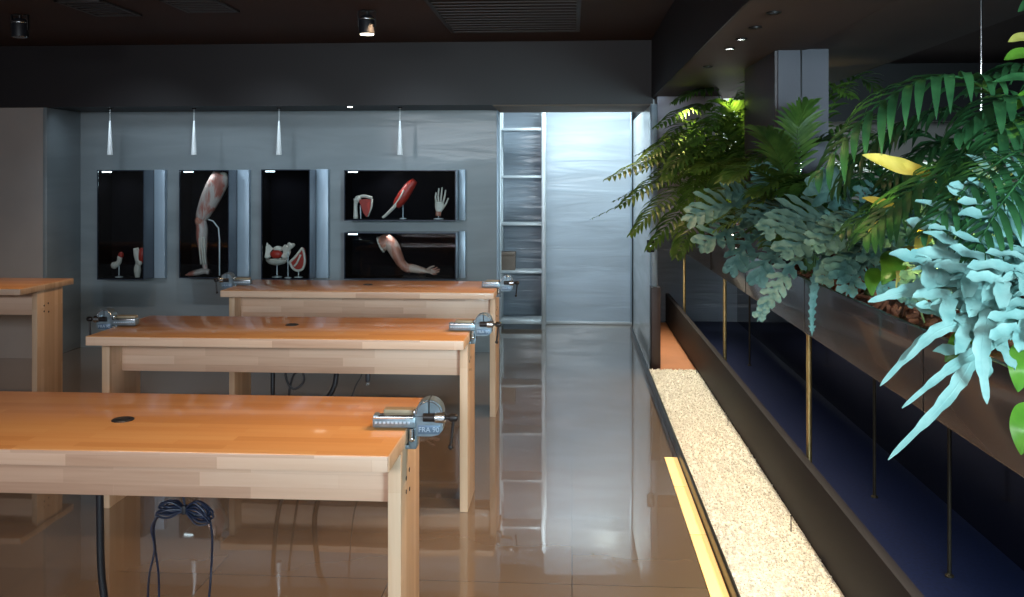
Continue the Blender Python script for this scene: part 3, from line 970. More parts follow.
# joints in the left case
z0 = cases[0][3]
p0 = q(117, 262)
t = thing('joint_model', (p0.x, MY, z0), 'pale bone joint model with reddish tip on a stand in the left case', 'anatomical model')
jp = [q(112, 266), q(115, 265), q(119, 262), q(120, 256)]
MB().tube(bez(rel(t, jp), 12), [0.022, 0.028, 0.032, 0.034, 0.032, 0.028, 0.026, 0.024, 0.023, 0.022, 0.022, 0.024, 0.02][:len(bez(jp, 12))], 14).build('bone', M['white_bone'], t, 180)
MB().ball(rel(t, [q(121, 255)])[0], 0.03, 0.8, 0.8, 1.0).build('muscle', M['muscle_red'], t, 180)
stand(t, z0, q(119, 264), 0.035)
p0 = q(139, 262)
t = thing('elbow_model', (p0.x, MY, z0), 'upright red and white elbow joint model in the left case', 'anatomical model')
ep = [q(137.5, 277), q(137.5, 268), q(138, 260), q(136, 248)]
ep[0].z = z0 + 0.001
ne = len(bez(ep, 15))
MB().tube(bez(rel(t, ep), 15), [0.022 + 0.010 * math.sin(2 * PI * k / ne) ** 2 for k in range(ne)], 14).build('bone', M['white_bone'], t, 180)
rp = [q(141, 263), q(142, 255), q(142.5, 248)]
nr = len(bez(rp, 12))
MB().tube(bez(rel(t, rp), 12), [0.014 + 0.018 * math.sin(PI * (k + 1) / (nr + 1)) for k in range(nr)], 14).build('muscle', M['muscle_red'], t, 180)
MB().ball(rel(t, [q(139.5, 263, -0.015)])[0], 0.026, 1, 0.8, 1).build('joint_capsule', M['white_bone'], t, 180)

# pelvis and sliced model in the third case
z0 = cases[2][3]
pc = q(277, 254)
t = thing('pelvis_model', (pc.x, MY, z0), 'white pelvis model with red muscle in the middle, on a stand', 'anatomical model')
o0 = pc - t.location
for s in (-1, 1):
    vs, fs = [], []
    for i in range(13):
        for k in range(9):
            u, v = i / 12, k / 8
            r = 0.052 + (0.035 + 0.022 * math.sin(PI * u) + 0.028 * u) * v
            a = -0.75 + 1.75 * u
            vs.append(o0 + Vector((s * (0.012 + r * math.cos(a)), -0.02 + 0.05 * u - 0.02 * v, 0.005 + r * math.sin(a) * 0.85)))
    for i in range(12):
        for k in range(8):
            a = i * 9 + k
            fs.append((a, a + 1, a + 10, a + 9))
    w_ = MB().add(vs, fs).build('hip_wing', M['white_bone'], t, 180)
    sm = w_.modifiers.new('thick', 'SOLIDIFY')
    sm.thickness = 0.018
    MB().ball(o0 + Vector((s * 0.105, 0.02, 0.085)), 0.017, 1, 1, 1.3).build('hip_crest', M['white_bone'], w_, 180)
MB().ball(o0 + Vector((0, 0.03, 0.045)), 0.030, 1.5, 0.7, 0.9, 14).build('sacrum', M['white_bone'], t, 180)
MB().ball(o0 + Vector((0, -0.02, 0.0)), 0.050, 1.15, 0.6, 0.75, 14).build('muscle', M['muscle_red'], t, 180)
MB().lathe([(0.03, -0.100), (0.075, -0.085), (0.098, -0.060), (0.100, -0.048), (0.09, -0.050), (0.06, -0.07)], o0, 24).build('model_bowl', M['white_bone'], t)
stand(t, z0, Vector((pc.x, MY, pc.z - 0.09)), 0.045)
pc = q(298.5, 262)
t = thing('sliced_model', (pc.x, MY, z0), 'red wedge-shaped anatomical model with white rim at the right of the pelvis', 'anatomical model')
o0 = pc - t.location
ol = [(-0.072, 0.0), (-0.045, -0.05), (-0.005, -0.075), (0.045, -0.06), (0.066, 0.0), (0.062, 0.07), (0.045, 0.125), (0.02, 0.10), (-0.02, 0.05)]
olc = bez([(p[0], 0, p[1]) for p in ol + [ol[0]]], 40)[:-1]
MB().prism([(o0.x + p.x, o0.z + p.z) for p in olc], -0.03, 0.03).build('muscle', M['muscle_red'], t)
MB().tube([o0 + Vector((p.x, -0.03, p.z)) for p in olc + [olc[0]]], 0.011, 8).build('white_rim', M['white_bone'], t, 180)
MB().tube(bez([o0 + Vector((0.03, -0.035, 0.07)), o0 + Vector((0.0, -0.038, 0.0)), o0 + Vector((-0.03, -0.035, -0.035))], 8), 0.009, 8).build('tendon', M['white_bone'], t, 180)
stand(t, z0, Vector((pc.x, MY, pc.z - 0.07)), 0.04)
bp_ = [q(287.5, 254), q(290, 250), q(294, 244.5)]
t = thing('bone_model', (bp_[1].x, MY - 0.06, z0), 'single white bone model tilted up between pelvis and red wedge', 'anatomical model')
MB().tube(bez(rel(t, [p - Vector((0, 0.06, 0)) for p in bp_]), 10), [0.026, 0.018, 0.014, 0.012, 0.011, 0.011, 0.012, 0.015, 0.02, 0.024, 0.02][:len(bez(bp_, 10))], 12).ball(rel(t, [bp_[-1] - Vector((0.012, 0.06, 0))])[0], 0.017).ball(rel(t, [bp_[-1] - Vector((-0.012, 0.06, 0))])[0], 0.017).build('bone', M['white_bone'], t, 180)
stand(t, z0, bp_[1] - Vector((0, 0.06, 0)), 0.03)

# upper wide case: shoulder, forearm, hand
z0 = cases[3][3]
pc = q(364, 206)
t = thing('shoulder_model', (pc.x, MY, z0), 'shoulder joint model with white arm bone and red triangular muscle', 'anatomical model')
hb = [q(356.5, 199), q(355.5, 206), q(355.8, 217.5)]
hb[-1].z = z0 + 0.002
MB().tube(bez(rel(t, hb), 10), [0.028, 0.026, 0.022, 0.019, 0.018, 0.017, 0.017, 0.018, 0.020, 0.022, 0.022][:len(bez(hb, 10))], 14).ball(rel(t, [q(358, 199)])[0], 0.032).build('arm_bone', M['white_bone'], t, 180)
MB().tube(bez(rel(t, [q(357, 197.5), q(364, 196), q(372, 198)]), 10), 0.014, 10).build('collar_bone', M['white_bone'], t, 180)
tri = [q(359, 199.5), q(366, 199), q(371.5, 199.5), q(371, 207), q(369, 214), q(367, 217), q(364, 213), q(361.5, 206)]
MB().prism([(p.x - t.location.x, p.z - t.location.z) for p in tri], -0.022, 0.022).build('muscle', M['muscle_red'], t)
MB().tube(rel(t, [q(372, 199, -.01), q(371.5, 207, -.01), q(368, 216.5, -.01)]), [0.010, 0.009, 0.006], 8).build('blade_edge', M['white_bone'], t, 180)
MB().tube(rel(t, [q(360.3, 205, 0.02), Vector((q(360.3, 205).x, MY + 0.02, z0))]), 0.005, 8).build('stand_rod', M['shelf_metal'], t)
pc = q(403, 200)
t = thing('forearm_model', (pc.x, MY, z0), 'slanting bright red forearm muscle model on a thin stand', 'anatomical model')
mp_ = [q(415, 180.5), q(410, 186), q(404, 195), q(399, 202), q(396, 206)]
nm_ = len(bez(mp_, 20))
MB().tube(bez(rel(t, mp_), 20), [0.016 + 0.036 * math.sin(PI * (k + 2) / (nm_ + 4)) ** 0.8 for k in range(nm_)], 16).build('muscle', M['muscle_red'], t, 180)
bp_ = [q(402, 198, -.03), q(394, 207, -.02), q(386, 215), q(382.5, 218)]
bp_[-1].z = z0 + 0.012
nb = len(bez(bp_, 16))
MB().tube(bez(rel(t, bp_), 16), [0.018 - 0.008 * k / nb for k in range(nb)], 12).build('tendon', M['white_bone'], t, 180)
MB().tube(bez(rel(t, [q(404, 190, -.045), q(399, 199, -.045), q(392, 209, -.02)]), 10), 0.008, 8).build('white_strand', M['white_bone'], t, 180)
stand(t, z0, q(403, 198), 0.03)


def hand(t, wrist, tips, thumb, mat, r, name='hand'):
    """palm and five separate bent fingers; points in the thing's own space"""
    w0 = Vector(wrist)
    base = [w0 + (Vector(tp[0]) - w0) * 1.0 for tp in tips]
    mid = sum(base, Vector()) / len(base)
    h = MB()
    path = bez([w0, w0.lerp(mid, 0.5), w0.lerp(mid, 1.06)], 8)
    n = len(path)
    side = (base[-1] - base[0]).normalized()
    dirv = (mid - w0).normalized()
    nrm = side.cross(dirv).normalized()
    hw = (base[-1] - base[0]).length * 0.5 + r * 1.1
    vs, fs = [], []
    for k, p in enumerate(path):
        u = k / (n - 1)
        ww = hw * (0.55 + 0.45 * math.sin(PI / 2 * min(1, u * 1.5)))
        th_ = r * (1.6 - 0.4 * u)
        for i in range(12):
            a = 2 * PI * i / 12
            vs.append(p + side * math.cos(a) * ww + nrm * math.sin(a) * th_)
    for k in range(n - 1):
        for i in range(12):
            j = (i + 1) % 12
            fs.append((k * 12 + i, k * 12 + j, (k + 1) * 12 + j, (k + 1) * 12 + i))
    fs += [tuple(range(11, -1, -1)), tuple((n - 1) * 12 + i for i in range(12))]
    h.add(vs, fs)
    ho = h.build(name, mat, t, 180)
    for tp in tips + [thumb]:
        pth = bez(tp, 10)
        m_ = len(pth)
        MB().tube(pth, [r * (1.0 - 0.35 * k / m_) for k in range(m_)], 8).ball(pth[-1], r * 0.7, seg=8).build('thumb' if tp is thumb else 'finger', mat, ho, 180)
    return ho


pc = q(440, 207)
t = thing('hand_model', (pc.x, MY, z0), 'upright white hand model with spread fingers on a small stand', 'anatomical model')
R_ = lambda *a: [p - t.location for p in a]
hand(t, R_(q(439, 212))[0],
     [R_(q(436.2, 203), q(435.6, 197.5, -.01), q(436.0, 193)), R_(q(438.3, 202), q(438.3, 194.5, -.01), q(438.9, 188.8)),
      R_(q(440.6, 202), q(441.4, 194.5, -.01), q(442.0, 188)), R_(q(443, 203), q(444.6, 196.5, -.01), q(445.6, 190.5))],
     R_(q(442.0, 209.5), q(445.8, 204, -.02), q(448.2, 198.5)), M['white_bone'], 0.0095)
MB().tube(R_(q(438.2, 216, 0), q(438.6, 211.5, 0)), [0.024, 0.026], 14, flat=0.7).build('wrist', M['muscle_pale'], t, 180)
stand(t, z0, q(438.5, 214), 0.045)

# lower wide case: whole arm
z0 = cases[4][3]
pc = q(405, 262)
t = thing('arm_model', (pc.x, MY, z0), 'skin-coloured muscled arm model with open hand reaching right', 'anatomical model')
R_ = lambda *a: [p - t.location for p in a]
ap = R_(q(381.5, 244), q(387, 241.5), q(392, 245.5), q(397, 255), q(402, 265))
na = len(bez(ap, 24))
arm = MB().tube(bez(ap, 24), [0.070 - 0.034 * (k / na) + 0.008 * math.sin(PI * k / na) for k in range(na)], 18).build('upper_arm', M['muscle_pale'], t, 180)
MB().lathe([(0.074, -0.004), (0.076, 0.004), (0.066, 0.010)], (0, 0, 0), 22, 'x').build('cut_face', M['white_bone'], t).matrix_local = Matrix.Translation(R_(q(380.6, 244.6))[0]) @ Matrix.Rotation(-0.42, 4, 'Y') @ Matrix.Diagonal((1, 0.98, 1.03, 1))
fp_ = R_(q(400.5, 262), q(406, 267.5), q(413, 268.5), q(420, 270), q(426, 271))
nfp = len(bez(fp_, 24))
MB().tube(bez(fp_, 24), [0.040 + 0.008 * math.sin(PI * k / nfp) - 0.020 * k / nfp for k in range(nfp)], 16).build('forearm', M['muscle_pale'], t, 180)
hand(t, R_(q(424.5, 270.8))[0],
     [R_(q(430.0, 272.4, -.03), q(433, 274.0, -.035), q(436, 274.0, -.04)), R_(q(431.0, 271.6, -.012), q(435, 272.4, -.016), q(438.8, 271.6, -.02)),
      R_(q(431.2, 270.6, .006), q(435.2, 270.6, .006), q(439.2, 269.4, .006)), R_(q(430.6, 269.6, .024), q(434, 269.0, .024), q(437, 267.6, .026))],
     R_(q(427.0, 269.4, -.02), q(430.5, 267.2, -.03), q(434.0, 266.2, -.035)), M['muscle_pale'], 0.0095)
MB().tube(R_(q(409, 268, .01), Vector((q(409, 268).x, MY + .01, z0))), 0.006, 8).tube(R_(q(419, 270, .01), Vector((q(419, 270).x, MY + .01, z0))), 0.006, 8).build('stand_rod', M['black_iron'], t)
MB().box(-0.02, 0.18, -0.05, 0.06, 0.0005, 0.010, 0.003).build('stand_base', M['black_iron'], t)

# ------------------------------------------------------------------ pendants, spotlights, vents
for px, lb in ((110, 'slim white cone pendant lamp above the leftmost display case'),
               (194, 'slim white cone pendant lamp above the case with the leg model'),
               (279, 'slim white cone pendant lamp above the pelvis case'),
               (400, 'slim white cone pendant lamp above the wide display cases')):
    a, b_ = at_y(px, 121, 7.95), at_y(px, 155, 7.95)
    t = thing('pendant_lamp', (a.x, 7.95, b_.z), lb, 'pendant lamp', 'cone pendant lamps in front of the display wall')
    h = a.z - b_.z
    MB().lathe([(0.022, 0.0), (0.0255, 0.003), (0.024, 0.02), (0.007, h), (0.004, h + 0.004)], n=20).build('shade', M['lamp_white'], t)
    MB().tube([(0, 0, h), (0, 0, 2.206 - b_.z)], 0.002, 6).build('cord', M['lamp_white'], t)
    MB().lathe([(0.018, 2.196 - b_.z), (0.022, 2.2055 - b_.z)], n=16).build('ceiling_rose', M['black_iron'], t)


def spotlight(loc, label, lit):
    t = thing('ceiling_spotlight', loc, label, 'spotlight', 'black can spotlights')
    top = 2.74 - loc[2]
    MB().tube([(0, 0, top - 0.10), (0, 0, top - 0.004)], 0.012, 10).build('stem', M['black_iron'], t)
    MB().lathe([(0.045, top - 0.006), (0.05, top - 0.001)], n=20).build('ceiling_plate', M['black_iron'], t)
    can = MB().lathe([(0.050, -0.002), (0.055, 0.0), (0.055, 0.10), (0.050, 0.115), (0.03, 0.13)], n=24).build('lamp_can', M['black_rubber'], t)
    MB().lathe([(0.056, 0.095), (0.058, 0.098), (0.058, 0.104), (0.056, 0.107)], n=24).build('bright_ring', M['steel'], can)
    MB().lathe([(0.046, -0.004), (0.047, -0.002)], n=24).build('lens', M['lens'] if lit else M['steel'], can)
    MB().box(-0.062, -0.056, -0.012, 0.012, 0.05, 0.165, 0.002).box(0.056, 0.062, -0.012, 0.012, 0.05, 0.165, 0.002).box(-0.062, 0.062, -0.012, 0.012, 0.160, 0.168, 0.002).build('yoke', M['black_iron'], t)


p = at_y(367, 34, 6.25)
spotlight((p.x, 6.25, p.z), 'lit black can spotlight on the ceiling above the farthest workbench', True)
p = at_y(20, 37, 6.25)
spotlight((p.x, 6.25, p.z), 'unlit black can spotlight at the upper left corner', False)
for x, y, z, lb in ((-1.92, 7.86, 2.206, 'tiny recessed light under the ceiling beam beside the third cone lamp'),):
    t = thing('recessed_light', (x, y, z), lb, 'recessed light')
    MB().lathe([(0.030, -0.004), (0.030, -0.0005)], n=18).build('rim', M['steel'], t)
    MB().lathe([(0.022, -0.0052), (0.022, -0.0042)], n=18).build('lens', M['lens'], t)
for k, y in enumerate((3.79, 4.16, 4.50, 4.83, 5.60)):
    t = thing('recessed_downlight', (0.815, y, 2.255), ('small dark downlight in the soffit, nearest the camera', 'small dark downlight in the soffit, second from the camera',
              'small dark downlight in the soffit, middle of five', 'small dark downlight in the soffit, second from the far column',
              'small dark downlight in the soffit, nearest the far column')[k], 'downlight', 'soffit downlights')
    MB().lathe([(0.026, 0.0), (0.030, -0.002), (0.030, 0.004)], n=18).build('rim', M['black_iron'], t)
    MB().lathe([(0.018, -0.001), (0.018, -0.0002)], n=18).build('lens', M['steel'], t)


def vent(x0, x1, y0, y1, n, label, mf, ms):
    t = thing('ceiling_vent', ((x0 + x1) / 2, (y0 + y1) / 2, 2.74), label, 'air vent')
    hx, hy = (x1 - x0) / 2, (y1 - y0) / 2
    MB().box(-hx, hx, -hy, -hy + .03, -0.014, -0.001, .003).box(-hx, hx, hy - .03, hy, -0.014, -0.001, .003).box(-hx, -hx + .03, -hy, hy, -0.014, -0.001, .003).box(hx - .03, hx, -hy, hy, -0.014, -0.001, .003).build('frame', mf, t)
    s = MB()
    for k in range(n):
        y = -hy + 0.05 + (2 * hy - 0.1) * k / (n - 1)
        s.box(-hx + .03, hx - .03, y - 0.012, y + 0.012, -0.012, -0.006)
    s.build('grille', ms, t, 0)


vent(-0.95, 0.06, 5.8, 7.2, 13, 'large dark ceiling grille panel, upper middle', M['vent'], M['vent_light'])
vent(-3.35, -3.02, 5.75, 6.3, 7, 'small dark ceiling vent at the top, left of the other small vent', M['vent'], M['vent_light'])
vent(-2.65, -2.28, 5.75, 6.2, 7, 'small dark ceiling vent at the top, between the other vents', M['vent'], M['vent_light'])

# ------------------------------------------------------------------ metal shelves in the recess
t = thing('metal_shelves', (-0.53, 9.74, 0), 'tall pale steel shelving unit in the recess beside the frosted sheet', 'shelves')
for x in (-0.232, 0.232):
    for y in (-0.09, 0.20):
        MB().box(x - 0.02, x + 0.02, y - 0.02, y + 0.02, 0, 2.34, 0.003).build('post', M['shelf_metal'], t)
for z, h in ((0.075, 0.05), (0.598, 0.028), (1.10, 0.028), (1.60, 0.028), (2.10, 0.028)):
    MB().box(-0.213, 0.213, -0.085, 0.195, z - h / 2, z + h / 2, 0.003).build('shelf', M['shelf_metal'], t)
a, b_ = at_y(499.5, 251, 9.72), at_y(515, 269, 9.72)
t = thing('storage_box', ((a.x + b_.x) / 2, 9.76, 0.6125), 'small brown cardboard box on the second shelf of the metal shelves', 'box')
hw = (b_.x - a.x) / 2
MB().box(-hw, hw, -0.06, 0.10, 0, 0.185, 0.003).build('box_body', M['brown_card'], t)
MB().box(-hw - 0.003, hw + 0.003, -0.063, 0.103, 0.150, 0.189, 0.003).build('lid', M['brown_card'], t)


# ================================================================== plants
def frame_at(path, i, up=(0, 0, 1)):
    t_ = (path[min(i + 1, len(path) - 1)] - path[max(i - 1, 0)]).normalized()
    up = Vector(up)
    side = t_.cross(up)
    if side.length < 0.15:
        side = t_.cross(Vector((0, -1, 0.2)))
    side.normalize()
    return t_, side, side.cross(t_).normalized()


def palm_frond(name, pts, mat, parent, nl=22, ll=0.2, lw=0.013, start=0.25, droop=0.5, lift=0.15, fwd=0.8, rr=0.0035, pts_local=True):
    """arching stalk with two rows of narrow folded leaflets"""
    path = bez(pts, 40)
    n = len(path)
    mb = MB()
    mb.tube(path, [rr * (1.25 - 0.95 * i / n) for i in range(n)], 6)
    L = sum((path[i + 1] - path[i]).length for i in range(n - 1))
    for k in range(nl):
        u = start + (1 - start) * (k + 0.3) / nl
        i = min(n - 2, int(u * (n - 1)))
        fr = u * (n - 1) - i
        p = path[i].lerp(path[i + 1], max(0, min(1, fr)))
        T, S, U = frame_at(path, i)
        prof = math.sin(PI * (0.18 + 0.80 * (u - start) / (1 - start))) ** 0.7
        for s in (-1, 1):
            l_ = ll * prof * random.uniform(0.85, 1.1)
            fw = fwd * (0.6 + 0.9 * (u - start) / (1 - start)) + random.uniform(-.1, .1)
            d = (S * s + T * fw + U * (lift + random.uniform(-.1, .1))).normalized()
            q0 = p.copy()
            ct, cd = [], d.copy()
            segs = 5
            for m in range(segs + 1):
                ct.append(q0.copy())
                q0 = q0 + cd * (l_ / segs)
                cd = (cd + Vector((0, 0, -droop * (0.12 + 0.16 * m)))).normalized()
            wv = d.cross(U).normalized()
            vs, fs = [], []
            for m, c in enumerate(ct):
                v = m / segs
                w_ = lw * (math.sin(PI * min(1, 0.12 + 0.88 * v)) ** 0.8 if m < segs else 0.02)
                vs += [c - wv * w_ + U * w_ * 0.25, c, c + wv * w_ + U * w_ * 0.25]
            for m in range(segs):
                a = m * 3
                fs += [(a, a + 1, a + 4, a + 3), (a + 1, a + 2, a + 5, a + 4)]
            mb.add(vs, fs)
    return mb.build(name, mat, parent, 180)


def fern_frond(name, pts, mat, parent, nl=8, ll=0.10, lw=0.013, web=0.012, start=0.3, wav=0.5, droop=0.25, rr=0.0028, taper=0.75, lobe_end=0.97, fw=0.55):
    """deeply lobed blue fern frond: central web with long wavy lobes on both sides and an end lobe"""
    path = bez(pts, 36)
    n = len(path)
    mb = MB()
    mb.tube(path, [rr * (1.3 - 0.9 * i / n) for i in range(n)], 6)
    i0 = int(start * (n - 1))
    face = (-0.30, -0.80, 0.55)          # fronds turn their upper side to the daylight
    vs, fs = [], []
    for i in range(i0, n):
        T, S, U = frame_at(path, i, face)
        v = (i - i0) / max(1, n - 1 - i0)
        w_ = web * (0.35 + 0.65 * math.sin(PI * min(1, 0.1 + v))) * (1 + 0.15 * math.sin(i * 2.1)) if i < n - 1 else 0.001
        vs += [path[i] - S * w_ + U * w_ * .3, path[i] + U * 0.001, path[i] + S * w_ + U * w_ * .3]
    for i in range(n - 1 - i0):
        a = i * 3
        fs += [(a, a + 1, a + 4, a + 3), (a + 1, a + 2, a + 5, a + 4)]
    mb.add(vs, fs)
    for k in range(nl):
        u = start + (lobe_end - start) * (k + 0.4) / nl
        i = min(n - 2, int(u * (n - 1)))
        p = path[i].lerp(path[i + 1], max(0, min(1, u * (n - 1) - i)))
        T, S, U = frame_at(path, i, face)
        v = (u - start) / (1 - start)
        prof = (0.75 + 0.5 * v) if v < 0.4 else (0.95 - taper * (v - 0.4) / 0.6)
        for s in (-1, 1):
            l_ = ll * prof * random.uniform(0.82, 1.15)
            ph = random.uniform(0, 6)
            d = (S * s + T * (fw + 0.5 * v + random.uniform(-.12, .12)) + U * random.uniform(0.0, 0.3)).normalized()
            wv = d.cross(U).normalized()
            q0, cd = p.copy(), d.copy()
            segs = 8
            vs, fs = [], []
            for m in range(segs + 1):
                x = m / segs
                w_ = lw * (0.85 + 0.25 * math.sin(PI * x)) * (1 + 0.12 * wav * math.sin(ph + m * 1.9))
                if m == segs:
                    w_ = lw * 0.12
                elif m == segs - 1:
                    w_ = lw * 0.85
                und = U * (0.005 * wav * math.sin(ph + m * 1.6))
                vs += [q0 - wv * w_ + U * w_ * .35 + und, q0, q0 + wv * w_ + U * w_ * .35 - und]
                q0 = q0 + cd * (l_ / segs)
                cd = (cd + Vector((0, 0, -droop * 0.12)) + wv * 0.05 * math.sin(ph)).normalized()
            for m in range(segs):
                a = m * 3
                fs += [(a, a + 1, a + 4, a + 3), (a + 1, a + 2, a + 5, a + 4)]
            mb.add(vs, fs)
    return mb.build(name, mat, parent, 180)


def broad_leaf(name, base, mid, tip, width, mat, parent, facing, heart=False):
    """one broad pointed leaf blade curving from base over mid to tip"""
    path = bez([base, mid, tip], 16)
    n = len(path)
    mb = MB()
    vs, fs = [], []
    F_ = Vector(facing).normalized()
    for i, p in enumerate(path):
        T = (path[min(i + 1, n - 1)] - path[max(i - 1, 0)]).normalized()
        W = T.cross(F_).normalized()
        U = W.cross(T).normalized()
        v = i / (n - 1)
        w_ = width * (math.sin(PI * (v ** (0.55 if heart else 0.8))) ** 0.75 if 0 < i < n - 1 else 0.03)
        for k in (-1, -0.5, 0, 0.5, 1):
            vs.append(p + W * w_ * k + U * (-abs(k) * 0.22 * w_ if not heart else abs(k) * 0.18 * w_) * -1 + U * 0.06 * w_ * math.sin(v * 14 + k * 3))
    for i in range(n - 1):
        for k in range(4):
            a = i * 5 + k
            fs.append((a, a + 1, a + 6, a + 5))
    mb.add(vs, fs)
    return mb.build(name, mat, parent, 180)


def plant(name, root, label, cat, group):
    return thing(name, root, label, cat, group)


def loc_pts(t, pts):
    return [Vector(p) - t.location for p in pts]


random.seed(21)
SOIL = 1.115


def bushy_palm(root, label, nfr, ln, hgt, mat, az0=0, az1=2 * PI, ll=0.15, lw=0.009, nl=20):
    t = plant('parlor_palm', root, label, 'palm', 'palms in the far half of the planter')
    stems = MB()
    for k in range(5):
        a = random.uniform(0, 2 * PI)
        b0 = Vector((0.05 * math.cos(a), 0.05 * math.sin(a), -0.02))
        stems.tube(bez([b0, b0 * 1.6 + Vector((0, 0, 0.2)), b0 * 2.4 + Vector((0, 0, 0.38 * hgt))], 10), 0.007, 7)
    stems.build('stem', M['stem'], t, 180)
    for k in range(nfr):
        az = az0 + (az1 - az0) * (k + random.uniform(-.3, .3)) / nfr
        el = random.uniform(0.15, 1.0)
        l_ = ln * random.uniform(0.75, 1.15)
        h = hgt * random.uniform(0.25, 0.75)
        d = Vector((math.cos(az), math.sin(az), 0))
        p0 = d * 0.03
        p1 = d * (0.10 * l_) + Vector((0, 0, h * 0.8))
        p2 = d * (0.45 * l_) + Vector((0, 0, h + 0.38 * el * l_))
        p3 = d * l_ * (1.0 - 0.25 * el) + Vector((0, 0, h + (0.55 * el - 0.25) * l_))
        palm_frond('frond', [p0, p1, p2, p3], mat, t, nl, ll * random.uniform(.85, 1.1), lw, 0.32, 0.5, 0.15, 0.8)
    return t


bushy_palm((1.18, 6.95, SOIL), 'bushy green palm at the far end of the planter, spilling left over the aisle', 34, 0.95, 0.80, M['palm'], 0.62 * PI, 1.75 * PI, 0.17, 0.011, 18)
bushy_palm((1.20, 6.1, SOIL), 'bushy green palm in front of the lilac-grey column, second from the far end', 30, 0.72, 0.85, M['palm'], 0.5 * PI, 2.1 * PI, 0.17, 0.011, 17)
bushy_palm((1.52, 6.2, SOIL), 'taller palm with upright fronds beside the dark maroon column side', 26, 0.75, 1.10, M['palm'], 0.5 * PI, 2.2 * PI, 0.17, 0.011, 17)
bushy_palm((1.60, 4.45, SOIL), 'dark palm behind the blue fern, right of the dark column', 22, 0.60, 0.55, M['kentia'], 0.5 * PI, 2.3 * PI, 0.15, 0.011, 16)

bushy_palm((1.16, 4.55, SOIL), 'dark green palm with one upright frond in front of the lilac-grey column face', 20, 0.55, 0.55, M['palm'], 0.4 * PI, 2.2 * PI, 0.16, 0.011, 16)
p3 = [o for o in COL.objects if o.name == 'parlor_palm.004'][0]
for pts in ([at(800, 180, 4.55), at(798, 130, 4.5), at(808, 103, 4.45)], [at(790, 190, 4.5), at(775, 150, 4.45), at(757, 128, 4.4)], [at(800, 170, 4.6), at(815, 145, 4.6), at(835, 140, 4.6)],
            [at(785, 195, 4.4), at(755, 170, 4.3), at(722, 182, 4.2)], [at(795, 200, 4.4), at(780, 180, 4.2), at(752, 196, 4.1)]):
    palm_frond('frond', [Vector((0.02, 0, 0))] + [p - p3.location for p in pts], M['palm'], p3, 18, 0.17, 0.011, 0.38, 0.35, 0.15, 1.1)
p2 = [o for o in COL.objects if o.name == 'parlor_palm.001'][0]
for pts in ([at(745, 170, 6.0), at(750, 125, 5.8), at(765, 105, 5.6)], [at(740, 180, 6.0), at(725, 130, 5.8), at(705, 122, 5.6)], [at(740, 190, 5.9), at(720, 165, 5.6), at(690, 172, 5.4)],
            [at(745, 190, 5.8), at(745, 160, 5.4), at(730, 185, 5.2)], [at(750, 190, 5.8), at(765, 155, 5.4), at(770, 185, 5.2)], [at(745, 200, 5.7), at(725, 190, 5.3), at(700, 215, 5.1)],
            [at(745, 160, 6.0), at(735, 115, 5.9), at(720, 100, 5.8)]):
    palm_frond('frond', [Vector((0.02, 0, 0))] + [p - p2.location for p in pts], M['palm'], p2, 19, 0.19, 0.012, 0.38, 0.5, 0.12, 1.0)
pp = [o for o in COL.objects if o.name == 'parlor_palm'][0]
r0 = pp.location.copy()
for pts in ([at(700, 150, 6.9), at(655, 158, 6.4), at(606, 180, 6.0)], [at(700, 170, 6.8), at(660, 178, 6.3), at(618, 208, 6.0)], [at(700, 190, 6.6), at(665, 200, 6.1), at(630, 236, 5.9)],
            [at(705, 200, 6.5), at(680, 212, 6.1), at(648, 250, 5.9)], [at(705, 140, 6.9), at(672, 140, 6.6), at(640, 160, 6.3)], [at(715, 205, 6.3), at(695, 220, 5.9), at(676, 258, 5.7)],
            [at(715, 120, 7.0), at(690, 108, 6.8), at(655, 128, 6.5)], [at(720, 100, 7.0), at(700, 90, 6.9), at(672, 103, 6.8)], [at(715, 150, 6.5), at(690, 150, 6.0), at(662, 180, 5.8)],
            [at(720, 170, 6.4), at(705, 178, 5.9), at(680, 210, 5.7)], [at(725, 130, 6.7), at(712, 122, 6.2), at(690, 145, 5.9)], [at(735, 150, 6.4), at(730, 160, 5.8), at(715, 195, 5.6)]):
    palm_frond('frond', [Vector((0.02, 0, 0))] + [p - r0 for p in pts], M['palm'], pp, 19, 0.19, 0.013, 0.38, 0.7, 0.1, 0.9)

